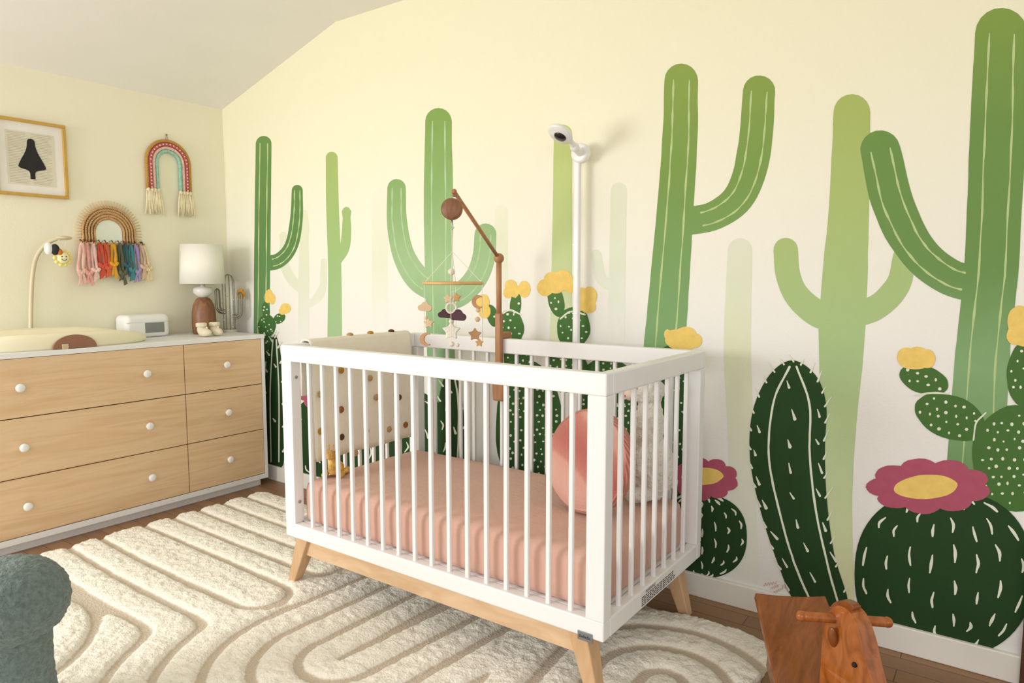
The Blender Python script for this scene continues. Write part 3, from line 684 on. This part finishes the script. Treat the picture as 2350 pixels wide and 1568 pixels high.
for x_ in (X0, X1-.055):
    for y in (Y0, Y1-.042):
        bm = B(); box(bm, x_, x_+.055, y+.0004, y+.042, ZB+RB-.0004, ZT-.0578); obj('post', bm, white, cr_, bevel=.003)
bm = B(); box(bm, -.0068, .0068, -.0062, .0062, ZB+RB-.005, ZT-.054)
sl = obj('slat', bm, white, None, bevel=.003, local=True); sl.parent = cr_
spots = [(1.732+.0711*i, Y0+.018) for i in range(16)]+[(1.732+.0711*i, Y1-.018) for i in range(16)]
ends = [(x_, Y0+.042+(Y1-Y0-.084)*(i+1)/8) for x_ in (X0+.018, X1-.018) for i in range(7)]
base = cr_.location
for i, (x_, y) in enumerate(spots+ends):
    o = sl if i == 0 else sl.copy()
    if i: COL.objects.link(o); o.parent = cr_
    o.location = (x_-base.x, y-base.y, 0)
bm = B(); box(bm, X0+th+.003, X1-th-.003, Y0+th+.003, Y1-th-.003, .232, .252); obj('mattress_board', bm, white, cr_)
for y in (Y0+.03, Y1-.056):
    bm = B(); box(bm, X0+.07, X1-.08, y, y+.026, .13, ZB); obj('apron', bm, beech, cr_, bevel=.002)
for x_ in (X0+.06, X1-.09):
    bm = B(); box(bm, x_, x_+.026, Y0+.056, Y1-.056, .13, ZB); obj('apron', bm, beech, cr_, bevel=.002)
for sx, tx, fx in ((0, X0+.072, X0-.004), (1, X1-.09, X1-.035)):
    for sy, ty, fy_ in ((0, Y0+.046, Y0+.034), (1, Y1-.046, Y1-.034)):
        def sq(c, a, z): return [(c[0]-a, c[1]-a, z), (c[0]+a, c[1]-a, z), (c[0]+a, c[1]+a, z), (c[0]-a, c[1]+a, z)]
        bm = B(); hexa(bm, sq((fx, fy_), .018, .012 if (sx, sy) != (1, 1) else .001), sq((tx, ty), .031, ZB-.0005)); obj('leg', bm, beech_v, cr_, bevel=.004)
for px_, py_ in ((678, 866), (680, 1154)):
    p = onx(px_, py_, X0+.055); bm = B(); lathe(bm, [(0, 0), (.006, 0), (.006, .002), (.003, .003), (0, .003)], (X0+.055, Y0+.022, p.z), 14, KX); obj('bolt', bm, steel, cr_)
p = ony(1343, 1462, Y0)
bm = B(); box(bm, p.x-.022, p.x+.022, Y0-.003, Y0, p.z-.011, p.z+.013); pl = obj('maker_plate', bm, M('grey_plate', (128, 130, 132), .35, metallic=.3), cr_, bevel=.001)
bm = text_bm('dadada.', .0125); place(bm, (p.x, Y0-.0035, p.z+.001), (1, 0, 0), (0, 0, 1)); obj('lettering', bm, black, pl)
wy0, wy1 = onx(1470, 1390, X1).y, onx(1550, 1325, X1).y
bm = B(); box(bm, X1, X1+.0006, wy0, wy1, ZB+.003, ZB+.049); st = obj('warning_sticker', bm, M('sticker_white', (236, 236, 234), .5), cr_)
bm = text_bm('WARNING', .014); place(bm, (X1+.001, wy0+.065, ZB+.042), (0, 1, 0), (0, 0, 1))
for i in range(5):
    z = ZB+.033-i*.0058; yy = wy0+.006
    while yy < wy1-.02:
        w = random.uniform(.008, .022); box(bm, X1+.0006, X1+.001, yy, min(yy+w, wy1-.004), z-.0014, z+.0012); yy += w+.004
obj('small_print', bm, black, st, recalc=False)
# mattress
bm = B(); x0, x1, y0, y1 = X0+.042, X1-.042, Y0+.042, Y1-.042; rc_ = .04
def rr_out(inset):
    pts = []; rr = max(.006, rc_-inset)
    for cx, cy, a0 in ((x1-inset-rr, y0+inset+rr, -pi/2), (x1-inset-rr, y1-inset-rr, 0), (x0+inset+rr, y1-inset-rr, pi/2), (x0+inset+rr, y0+inset+rr, pi)):
        for k in range(9): pts.append((cx+rr*cos(a0+pi/2*k/8), cy+rr*sin(a0+pi/2*k/8)))
    res = []
    for i in range(36):
        a, b_ = pts[i], pts[(i+1) % 36]; n_ = 1
        if i % 9 == 8: n_ = 180 if (i//9) % 2 == 1 else 80
        for k in range(n_): res.append((a[0]+(b_[0]-a[0])*k/n_, a[1]+(b_[1]-a[1])*k/n_))
    return res
rings = []
levels = [(.012, .253), (.002, .260), (0, .275), (0, .29), (0, .31), (0, .33), (0, .35), (.001, .372), (.006, .388), (.016, .397), (.035, .402)]
cntr = Vector(((x0+x1)/2, (y0+y1)/2, 0))
for inset, z in levels:
    ring = []
    for (px_, py_) in rr_out(inset):
        nn = noise.noise(Vector((px_*12, py_*12, z*14)))+.6*noise.noise(Vector((px_*40, py_*40, z*40+4)))
        dv = Vector((px_, py_, 0))-cntr
        side = Vector((1 if dv.x > 0 else -1, 0, 0)) if abs(abs(dv.x)-(x1-x0)/2) < .05 else Vector((0, 1 if dv.y > 0 else -1, 0))
        amp = .0022 if .27 < z < .36 else (.0014 if .36 < z < .39 else .0006)
        ring.append(bm.verts.new(Vector((px_, py_, z))+side*(-abs(nn)*amp*1.3)))
    rings.append(ring)
L_ = len(rings[-1])
for k in (.85, .65, .4, .2):
    ring = []
    for v in rings[len(levels)-1]:
        c = cntr+(v.co-cntr)*k; c.z = .4035+.003*noise.noise(Vector((c.x*7, c.y*7, 0)))
        ring.append(bm.verts.new(c))
    rings.append(ring)
for A, Bq in zip(rings, rings[1:]):
    for j in range(L_): bm.faces.new((A[j], A[(j+1) % L_], Bq[(j+1) % L_], Bq[j]))
bm.faces.new(rings[0][::-1]); bm.faces.new(rings[-1])
sheet = M('dusty_pink_sheet', (213, 171, 154), .9, .04, 5, .3, 30, sheen=.15)
tag(obj('crib_mattress', bm, sheet, None, smooth=True), 'crib mattress under a dusty pink fitted sheet', 'mattress')
# blanket over the end rail
bl = thing('blanket', 'cream blanket with brown and mustard pompoms draped over the crib end', 'blanket', (X0, -.45, .45))
bm = B(); prof = [(X0-.012, .70), (X0-.012, .78), (X0-.010, .86), (X0-.008, .9), (X0, .909), (X0+.018, .911), (X0+.036, .909), (X0+.046, .9), (X0+.05, .86)]+[(X0+.05+.0006*i, .86-.0265*i) for i in range(1, 16)]
ny_ = 44; grid = []
for i, (px_, pz_) in enumerate(prof):
    row = []
    for j in range(ny_+1):
        f = j/ny_; y = -.725+.52*f; hang = max(0, (.88-pz_)/.45) if i > 7 else 0
        w = .010*hang*noise.noise(Vector((y*9, 2, pz_*2)))+.003*noise.noise(Vector((y*20, 5, pz_*8)))
        dz = (.02*noise.noise(Vector((y*4, 9, 0))))*hang
        row.append(bm.verts.new((px_+abs(w)+(0), y+.006*noise.noise(Vector((0, 3, pz_*6))), pz_+dz)))
    grid.append(row)
for A, Bq in zip(grid, grid[1:]):
    for j in range(ny_): bm.faces.new((A[j], A[j+1], Bq[j+1], Bq[j]))
fab = M('cream_muslin', (242, 235, 218), .9, .03, 8, .3, 120, sheen=.2)
o = obj('fabric', bm, fab, bl, smooth=True); md = o.modifiers.new('s', 'SOLIDIFY'); md.thickness = .006; md.offset = 0
pcs = [M('mustard_yarn', (188, 140, 50), .95, .1, 80, .6, 200), M('rust_yarn', (160, 98, 58), .95, .1, 80, .6, 200), M('brown_yarn', (98, 62, 44), .95, .1, 80, .6, 200), M('sand_yarn', (196, 160, 112), .95, .1, 80, .6, 200)]
for px_, py_, c in ((735, 905, 3), (782, 850, 0), (848, 868, 3), (905, 850, 1), (782, 940, 1), (863, 912, 3), (915, 912, 2), (783, 1003, 2), (840, 990, 0), (892, 985, 3), (735, 990, 0), (930, 975, 1), (815, 1040, 3), (745, 1045, 1)):
    p = onx(px_, py_, X0+.062); bm = B(); ball(bm, (p.x+.003, p.y, p.z), (.007, .013, .013), u=12, v=8); obj('pompom', bm, pcs[c], bl, smooth=True)
for px_, c in ((803, 3), (850, 0), (898, 2)):
    p = onx(px_, 769, X0+.02); bm = B(); ball(bm, (X0+.02, p.y, .916), (.013, .014, .008), u=12, v=8); obj('pompom', bm, pcs[c], bl, smooth=True)
# round cushion in the crib
m, nt, b = newmat('coral_patchwork'); sets(b, .9, 0, .3)
tc = nt.nodes.new('ShaderNodeTexCoord'); wv = nt.nodes.new('ShaderNodeTexWave'); wv.wave_type = 'RINGS'; wv.rings_direction = 'Y'; wv.inputs['Scale'].default_value = 1.0; wv.inputs['Distortion'].default_value = 1.5; wv.inputs['Detail Scale'].default_value = 2
mp = nt.nodes.new('ShaderNodeMapping'); mp.inputs['Location'].default_value = (.14, .0, .06); nt.links.new(tc.outputs['Object'], mp.inputs['Vector']); nt.links.new(mp.outputs['Vector'], wv.inputs['Vector'])
r = nt.nodes.new('ShaderNodeValToRGB'); r.color_ramp.interpolation = 'LINEAR'
cols = [(0, (192, 110, 100)), (.35, (206, 134, 120)), (.5, (222, 164, 148)), (1, (228, 178, 162))]
els = r.color_ramp.elements
while len(els) < 4: els.new(.5)
for i, (p_, c) in enumerate(cols): els[i].position = p_; els[i].color = lin(c)+(1,)
nt.links.new(wv.outputs['Color'], r.inputs['Fac']); nt.links.new(r.outputs['Color'], b.inputs['Base Color']); addbump(nt, b, .3, 90, tc.outputs['Object'])
Q_ = 1.1
cc = Vector((2.665, -.47, .404+.150*Q_*.98))
cu = thing('round_cushion', 'round coral and peach patchwork cushion leaning at the crib end', 'cushion', (cc.x, cc.y, .404))
ax = Vector((-.16, -.96, .22)).normalized(); uu = Vector((0, 0, 1)).cross(ax).normalized(); vv = ax.cross(uu); CM = Matrix((uu, vv, ax)).transposed()
bm = B(); lathe(bm, [(r_*Q_, z_) for r_, z_ in [(0, .060), (.03, .0595), (.06, .057), (.09, .051), (.115, .042), (.132, .031), (.141, .020), (.1412, .0205)]], cc, 56, CM); obj('front_panel', bm, m, cu, smooth=True)
bm = B(); lathe(bm, [(r_*Q_, z_) for r_, z_ in [(.140, .022), (.148, .012), (.15, 0), (.148, -.012), (.14, -.024), (.12, -.040), (.09, -.05), (0, -.058)]], cc, 56, CM)
m2, nt, b = newmat('coral_corduroy'); sets(b, .9, 0, .3)
tc = nt.nodes.new('ShaderNodeTexCoord'); wv = nt.nodes.new('ShaderNodeTexWave'); wv.inputs['Scale'].default_value = 45; wv.bands_direction = 'Y'
nt.links.new(tc.outputs['Object'], wv.inputs['Vector'])
r = nt.nodes.new('ShaderNodeValToRGB'); r.color_ramp.elements[0].color = lin((190, 108, 92))+(1,); r.color_ramp.elements[1].color = lin((222, 152, 132))+(1,)
nt.links.new(wv.outputs['Color'], r.inputs['Fac']); nt.links.new(r.outputs['Color'], b.inputs['Base Color'])
bp = nt.nodes.new('ShaderNodeBump'); bp.inputs['Strength'].default_value = .6; bp.inputs['Distance'].default_value = .01; nt.links.new(wv.outputs['Fac'], bp.inputs['Height']); nt.links.new(bp.outputs['Normal'], b.inputs['Normal'])
obj('corduroy_back', bm, m2, cu, smooth=True)
# plush llama
def remesh(o, v, disp=0, sc=.02):
    md = o.modifiers.new('r', 'REMESH'); md.mode = 'VOXEL'; md.voxel_size = v; md.use_smooth_shade = True
    if disp:
        tx = bpy.data.textures.new('fleece', 'CLOUDS'); tx.noise_scale = sc
        md = o.modifiers.new('d', 'DISPLACE'); md.texture = tx; md.strength = disp; md.mid_level = .5
fleece = M('white_fleece', (242, 239, 230), .95, .03, 40, .8, 130, sheen=.3)
lp = Vector((2.785, -.262, .407))
ll = thing('plush_llama', 'fluffy white toy llama sitting upright in the crib corner', 'plush toy', lp, None, R(215))
bm = B(); ball(bm, (0, 0, .11), (.072, .070, .11)); ball(bm, (.012, 0, .25), (.046, .046, .11)); ball(bm, (.02, 0, .365), (.054, .050, .048))
for s in (-1, 1): ball(bm, (.05, s*.04, .03), (.05, .022, .026)); ball(bm, (.05, s*.05, .14), (.022, .018, .05))
ball(bm, (-.06, 0, .06), (.025, .022, .022)); remesh(obj('body', bm, fleece, ll, smooth=True, local=True), .006, .016, .018)
bm = B(); ball(bm, (.072, 0, .352), (.026, .026, .020)); obj('muzzle', bm, M('blush_felt', (236, 214, 200), .9), ll, smooth=True, local=True)
bm = B(); ball(bm, (.094, 0, .350), (.006, .016, .005), u=10, v=8); obj('mouth', bm, M('pink_felt', (214, 110, 110), .9), ll, smooth=True, local=True)
for s in (-1, 1):
    bm = B(); ball(bm, (.01, s*.034, .428), (.010, .013, .034)); obj('ear', bm, fleece, ll, smooth=True, local=True)
    bm = B(); ball(bm, (.066, s*.03, .378), .006, u=10, v=8); obj('eye', bm, black, ll, smooth=True, local=True)
# little giraffe
gf = thing('plush_giraffe', 'small yellow and brown plush toy on the mattress by the blanket', 'plush toy', (1.70, -.665, .405), None, R(-60))
gm = M('spotted_plush', (222, 176, 92), .95, .35, 45, .4, 150); hm = M('tan_plush', (214, 158, 84), .95)
bm = B(); ball(bm, (0, 0, .026), (.045, .028, .026)); ball(bm, (.04, 0, .05), (.016, .015, .04)); remesh(obj('body', bm, gm, gf, smooth=True, local=True), .004)
bm = B(); ball(bm, (.056, 0, .09), (.024, .016, .017)); obj('head', bm, gm, gf, smooth=True, local=True)
for s in (-1, 1):
    bm = B(); ball(bm, (.042, s*.02, .098), (.006, .012, .006), u=10, v=8); obj('ear', bm, hm, gf, smooth=True, local=True)
    bm = B(); tube(bm, [(.05, s*.007, .1), (.048, s*.008, .122)], .002, 6); ball(bm, (.048, s*.008, .124), .004, u=8, v=6); obj('horn', bm, hm, gf, smooth=True, local=True)
    for xx_ in (-.03, .03):
        bm = B(); ball(bm, (xx_, s*.03, .011), (.03, .012, .011), u=12, v=8); obj('leg', bm, gm, gf, smooth=True, local=True)

# ------------------------------------------------------------------ mobile arm and mobile
YA = Y1-th-.014
top3 = CAM + ray(1042, 440)*.0015; bal = ony(1145, 593, YA); hub = CAM+ray(1040, 650)*.0015
bx_ = bal.x
ma = thing('mobile_arm', 'wooden crib mobile arm clamped to the back rail', 'mobile arm', (bx_, YA, .65))
bm = B(); hexa(bm, [(bx_-.026, YA-.012, .655), (bx_+.026, YA-.012, .655), (bx_+.026, YA+.012, .655), (bx_-.026, YA+.012, .655)], [(bx_-.030, YA-.012, .752), (bx_+.030, YA-.012, .752), (bx_+.030, YA+.012, .752), (bx_-.030, YA+.012, .752)])
obj('clamp', bm, arm_wood, ma, bevel=.008, seg=3)
bm = B(); hexa(bm, [(bx_-.013, YA-.011, .74), (bx_+.013, YA-.011, .74), (bx_+.013, YA+.011, .74), (bx_-.013, YA+.011, .74)], [(bx_-.013, YA-.011, 1.0), (bx_+.013, YA-.011, 1.0), (bx_+.013, YA+.011, 1.0), (bx_-.013, YA+.011, 1.0)])
obj('post', bm, arm_wood, ma, bevel=.004)
bm = B(); box(bm, bx_-.014, bx_+.014, YA+.009, Y1+.016, .902, .925); box(bm, bx_-.014, bx_+.014, Y1+.001, Y1+.016, .84, .905); obj('clamp_jaw', bm, arm_wood, ma, bevel=.003)
bm = B(); tube(bm, [(bx_, YA, .985), (bx_, YA, 1.1), bal], .0105, 12); obj('upright', bm, arm_wood, ma, smooth=True)
bm = B(); ball(bm, bal, .020); obj('joint_ball', bm, arm_wood, ma, smooth=True)
bm = B(); tube(bm, [bal, top3], .0075, 12); obj('boom', bm, arm_wood, ma, smooth=True)
bm = B(); ball(bm, top3, .010); ball(bm, top3+Vector((0, 0, -.012)), .007); obj('end_peg', bm, arm_wood, ma, smooth=True)
mb_c = CAM+ray(1037, 480)*.00149
bm = B(); lathe(bm, [(0, -.018), (.03, -.018), (.036, -.012), (.0375, 0), (.036, .012), (.03, .018), (0, .018)], mb_c, 32, Matrix((RT, UP, -FW)).transposed()); obj('music_box', bm, walnut, ma, smooth=True)
bm = B(); tube(bm, [mb_c+Vector((0, 0, .03)), top3], .002, 6); tube(bm, [mb_c+Vector((0, 0, -.035)), mb_c+Vector((0, 0, -.055)), mb_c+RT*.006+Vector((0, 0, -.063)), mb_c+Vector((0, 0, -.07))], .002, 6); obj('hook', bm, steel, ma, smooth=True)
mo = thing('baby_mobile', 'baby mobile ring hung with felt clouds stars and moons', 'mobile', (hub.x, hub.y, hub.z-.22))
string = M('cotton_string', (238, 232, 220), .9)
bm = B(); tube(bm, [(hub.x+.1*cos(2*pi*i/48), hub.y+.1*sin(2*pi*i/48), hub.z) for i in range(48)], .0055, 8, True); obj('ring', bm, W('ring_wood', [(212, 168, 106), (226, 186, 128)], (8, 8, 8)), mo, smooth=True)
apex = CAM+ray(1038, 578)*.0015
bm = B()
st_dirs = [-RT, RT, FW*1, -FW*1]
for d in st_dirs:
    d = Vector((d.x, d.y, 0)).normalized(); tube(bm, [apex, hub+d*.1], .0011, 5)
tube(bm, [apex, mb_c+Vector((0, 0, -.068))], .0014, 5); tube(bm, [apex, hub+Vector((0, 0, -.02)), hub+Vector((0, 0, -.16))], .0011, 5)
for d, l in zip(st_dirs, (.20, .20, .16, .19)):
    d = Vector((d.x, d.y, 0)).normalized(); tube(bm, [hub+d*.1, hub+d*.1+Vector((0, 0, -l))], .0011, 5)
obj('string', bm, string, mo)
def star(r): return [((r if i % 2 == 0 else r*.55)*sin(pi*i/5), (r if i % 2 == 0 else r*.55)*cos(pi*i/5)) for i in range(10)]
def cloud(r):
    P = [];
    for cx, cy, rr, a0, a1 in ((.55, -.1, .42, -90, 80), (.05, .3, .5, 20, 160), (-.55, -.05, .4, 100, 270)):
        for k in range(9): a = R(a0+(a1-a0)*k/8); P.append((r*(cx+rr*cos(a)), r*(cy+rr*sin(a))))
    return P
def moon(r): return [(r*cos(R(a)), r*sin(R(a))) for a in range(60, 301, 15)]+[(r*.35+r*.72*cos(R(a)), r*.72*sin(R(a))) for a in range(285, 74, -15)]
felt = {'tan': M('tan_felt', (200, 156, 116), .95), 'sand': M('sand_felt', (226, 196, 160), .95), 'plum': M('plum_felt', (90, 64, 72), .95), 'ivory': M('ivory_felt', (240, 233, 218), .95, bump=.5, bs=200), 'gold': M('gold_felt', (212, 172, 114), .95)}
for kind, px_, py_, r_, c, dd in (('cloud', 975, 706, .025, 'sand', 0), ('star', 984, 742, .020, 'sand', 0), ('moon', 979, 779, .023, 'tan', 0),
                                  ('star', 1047, 683, .019, 'gold', .05), ('star', 1029, 686, .018, 'sand', -.05), ('cloud', 1020, 722, .024, 'plum', .06), ('cloud', 1051, 726, .029, 'plum', -.06), ('star', 1036, 760, .034, 'ivory', -.04),
                                  ('moon', 1098, 693, .023, 'tan', 0), ('star', 1090, 768, .025, 'tan', 0), ('star', 1100, 787, .016, 'gold', 0)):
    bm = B(); p = CAM+ray(px_, py_)*(.0015+dd*.0006)
    prism(bm, {'star': star, 'cloud': cloud, 'moon': moon}[kind](r_), p, RT, Zv, FW, .017); obj(kind+'_charm', bm, felt[c], mo, bevel=.005, seg=3)
for px_, py_, r_ in ((1036, 624, .012), (1096, 733, .009), (1097, 712, .008), (978, 730, .006), (1036, 738, .009), (1037, 790, .009), (1050, 792, .007)):
    bm = B(); ball(bm, CAM+ray(px_, py_)*.0015, r_, u=14, v=10); obj('bead', bm, felt['ivory'] if py_ < 640 or py_ > 735 else felt['sand'], mo, smooth=True)
bm = B(); rc2 = CAM+ray(1036, 707)*.0015; tube(bm, [rc2+RT*.017*cos(2*pi*i/24)+Zv*.017*sin(2*pi*i/24) for i in range(24)], .0045, 8, True); obj('teething_ring', bm, felt['ivory'], mo, smooth=True)

# ------------------------------------------------------------------ baby monitor stand
pt = ony(1328, 372, -.05); pbm = ony(1320, 780, -.05); px0 = (pt.x+pbm.x)/2
bmn = thing('baby_monitor', 'white camera baby monitor on a tall slim stand behind the crib', 'baby monitor', (px0, -.05, 0))
bm = B(); box(bm, px0-.013, px0+.013, -.060, -.040, .015, pt.z+.01); obj('pole', bm, white_plastic, bmn, bevel=.006, seg=3)
bm = B(); box(bm, px0-.012, px0+.012, -.0615, -.059, 1.0, 1.003); box(bm, px0-.012, px0+.012, -.0615, -.059, 1.26, 1.263); obj('joint_line', bm, steel, bmn)
bm = B(); box(bm, px0-.13, px0+.13, -.095, -.018, 0, .016); obj('foot', bm, white_plastic, bmn, bevel=.006)
bk = ony(1333, 352, -.05)
bm = B(); lathe(bm, [(0, -.016), (.03, -.016), (.037, -.010), (.037, .010), (.03, .016), (0, .016)], bk, 28, Matrix(((1, 0, 0), (0, 0, -1), (0, 1, 0)))); obj('bracket', bm, white_plastic, bmn, smooth=True, bevel=.003)
hd = ony(1287, 306, -.22)
el = ony(1319, 338, -.13)
bm = B(); tube(bm, [tuple(p) for p in catmull([tuple(bk), tuple(el), tuple(hd+Vector((0, .03, .005)))], 8)], [.016-.0005*i for i in range(17)], 14); ball(bm, el, .017); obj('arm', bm, white_plastic, bmn, smooth=True)
hdir = Vector((-.10, -.50, -.86)).normalized(); u1 = Vector((1, 0, 0)); u1 = (u1-hdir*u1.dot(hdir)).normalized(); v1 = hdir.cross(u1); HM = Matrix((u1, v1, hdir)).transposed()
bm = B(); lathe(bm, [(0, -.014), (.022, -.013), (.036, -.008), (.043, 0), (.044, .006), (.040, .011), (0, .013)], hd, 36, HM @ Matrix.Diagonal((1, 1.15, 1))); obj('camera_head', bm, white_plastic, bmn, smooth=True)
bm = B(); lathe(bm, [(0, .0105), (.023, .012), (.021, .016), (.012, .019), (0, .02)], hd-v1*.004, 28, HM); obj('lens', bm, M('lens_black', (24, 24, 26), .12), bmn, smooth=True)

# ------------------------------------------------------------------ rocking horse
f_ = Vector((.5, -.866, 0)); w_ = Vector((.866, .5, 0))
rh = thing('rocking_horse', 'varnished wooden rocking horse with a peg handle beside the mural wall', 'rocking horse', (3.37, -.55, 0))
bm = B(); c0 = Vector((3.34, -.565, .215)); sl_ = (f_*.26+Vector((0, 0, -.12))).normalized(); nn_ = w_.cross(sl_).normalized()
if nn_.z < 0: nn_ = -nn_
SV = [[None]*13 for _ in range(13)]; SW = [[None]*13 for _ in range(13)]
for i in range(13):
    for j in range(13):
        a, c = -1+i/6, j/12
        half = .092+.008*c
        dip = .012*(1-a*a)*(1-(2*c-1)**2*.4)
        q = c0+w_*(a*half)+sl_*(-.155+.315*c)
        SV[i][j] = bm.verts.new(q-nn_*dip+nn_*.011); SW[i][j] = bm.verts.new(q-nn_*dip-nn_*.011)
for i in range(12):
    for j in range(12):
        bm.faces.new((SV[i][j], SV[i+1][j], SV[i+1][j+1], SV[i][j+1])); bm.faces.new((SW[i][j], SW[i][j+1], SW[i+1][j+1], SW[i+1][j]))
for i in range(12):
    bm.faces.new((SV[i][0], SW[i][0], SW[i+1][0], SV[i+1][0])); bm.faces.new((SV[i][12], SV[i+1][12], SW[i+1][12], SW[i][12]))
    bm.faces.new((SV[0][i], SV[0][i+1], SW[0][i+1], SW[0][i])); bm.faces.new((SV[12][i], SW[12][i], SW[12][i+1], SV[12][i+1]))
obj('seat', bm, seat_wood, rh, bevel=.004)
hp = Vector((3.455, -.655, .025))
hf = Vector((.82, -.57, 0)); hw_ = Vector((.57, .82, 0))
prof = [(-.056, .05), (-.058, .20), (-.055, .29), (-.044, .335), (-.022, .36), (.008, .362), (.032, .346), (.050, .312), (.070, .262), (.096, .212), (.112, .180), (.112, .150), (.096, .136), (.076, .146), (.056, .172), (.040, .182), (.026, .15), (.026, .05)]
prof = [tuple(p) for p in catmull(prof, 3, True)]
bm = B(); prism(bm, prof, hp, hf, Zv, hw_, .054)
for v in bm.verts:
    d = v.co-hp; s = d.dot(hf); wq = d.dot(hw_)
    k_ = 1-.42*min(1, max(0, (s-.02)/.09))-.25*min(1, max(0, (d.z-.30)/.06))
    v.co -= hw_*wq*(1-k_)
obj('head', bm, horse_wood, rh, bevel=.013, seg=4)
bm = B(); mn = [(-.064, .16), (-.068, .25), (-.062, .31), (-.046, .352), (-.014, .374), (.016, .372), (.006, .356), (-.02, .348), (-.042, .322), (-.050, .28), (-.052, .16)]
prism(bm, [tuple(p) for p in catmull(mn, 3, True)], hp, hf, Zv, hw_, .022); obj('mane', bm, seat_wood, rh, bevel=.006)
hc = hp+Vector((0, 0, .325))-hf*.02
wd = Vector((.86, .50, -.03)).normalized()
bm = B(); tube(bm, [hc-wd*.096, hc-wd*.085, hc+wd*.085, hc+wd*.096], .0115, 14); ball(bm, hc-wd*.096, .0125, u=14, v=10); ball(bm, hc+wd*.096, .0125, u=14, v=10); obj('handle', bm, horse_wood, rh, smooth=True)
for s in (-1, 1):
    bm = B(); ball(bm, hp+hw_*s*.030+Vector((0, 0, .285))-hf*.022, (.013, .008, .03), Matrix.Rotation(.35, 3, 'X') @ Matrix.Rotation(R(-35), 3, 'Z'), 14, 10); obj('ear', bm, seat_wood, rh, smooth=True)
    bm = B(); ball(bm, hp+hw_*s*.0245+Vector((0, 0, .25))+hf*.038, (.006, .006, .006), u=10, v=8); obj('eye', bm, black, rh, smooth=True)
    bm = B(); ball(bm, hp+hw_*s*.0165+Vector((0, 0, .175))+hf*.094, (.005, .005, .005), u=10, v=8); obj('nostril', bm, black, rh, smooth=True)
    bm = B(); tube(bm, [hp+hw_*s*q_+hf*a+Vector((0, 0, c)) for a, c, q_ in ((.108, .160, .0155), (.095, .158, .0165), (.080, .166, .0185))], .0018, 6); obj('mouth', bm, dark, rh, smooth=True)
    bm = B(); P = []
    for i in range(21):
        a = -.50+1.0*i/20; P.append((.52*sin(a), .52-.52*cos(a)))
    P = P+[(p[0]*.96, p[1]+.035) for p in reversed(P)]
    prism(bm, P, Vector((3.40, -.62, .001))+w_*s*.06, f_, Zv, w_, .022); obj('rocker', bm, seat_wood, rh, bevel=.004)
    for q in (-.09, .10):
        bm = B(); o0 = Vector((3.39, -.62, 0))+w_*s*.055+f_*q; zt = .20 if q < 0 else .125
        box(bm, o0.x-.014, o0.x+.014, o0.y-.014, o0.y+.014, .03, zt); obj('support', bm, seat_wood, rh, bevel=.003)
# ------------------------------------------------------------------ boucle stool
sp_ = Vector((1.69, -1.715, 0))
bo = M('sage_boucle', (110, 128, 123), .95, .25, 90, .9, 160, sheen=.25)
so = thing('stool', 'grey green nubby boucle stool with rounded top in the bottom left corner', 'stool', sp_)
def nubby(bm, a=.0034):
    bm.normal_update()
    for v in bm.verts:
        k_ = noise.noise(v.co*75)+.6*noise.noise(v.co*160)
        v.co += v.normal*(k_*a)
pr = [tuple(max(0, q) for q in p) for p in catmull([(0, .430), (.04, .427), (.075, .415), (.105, .393), (.126, .362), (.135, .326), (.131, .293), (.118, .265), (.100, .245), (.08, .238)], 7)]
bm = B(); lathe(bm, pr, sp_, 180); nubby(bm); obj('cushion', bm, bo, so, smooth=True)
pr = [tuple(p) for p in catmull([(.092, .262), (.088, .2), (.090, .1), (.098, .035), (.099, .02)], 9)]
bm = B(); lathe(bm, pr, sp_, 150); nubby(bm, .0025); obj('pedestal', bm, bo, so, smooth=True)

# ------------------------------------------------------------------ light
w = bpy.data.worlds.new('world'); S.world = w; w.use_nodes = True
bg = w.node_tree.nodes['Background']; bg.inputs['Color'].default_value = (.995, .99, .98, 1); bg.inputs['Strength'].default_value = .92
def area(loc, tgt, sx, sy, e_, col):
    ld = bpy.data.lights.new('area', 'AREA'); ld.shape = 'RECTANGLE'; ld.size = sx; ld.size_y = sy; ld.energy = e_; ld.color = col
    o = bpy.data.objects.new('window_or_fill_light', ld); COL.objects.link(o); o.location = loc
    o.rotation_euler = (Vector(tgt)-Vector(loc)).to_track_quat('-Z', 'Y').to_euler()
area((.5, -3.7, 1.25), (2.3, -.4, .8), 1.3, 1.2, 64, (1, .99, .98))
area((4.6, -4.3, 1.9), (1.5, -.4, .8), 2.4, 1.8, 34, (1, .985, .96))  # added fill lamp from the right rear, no window there
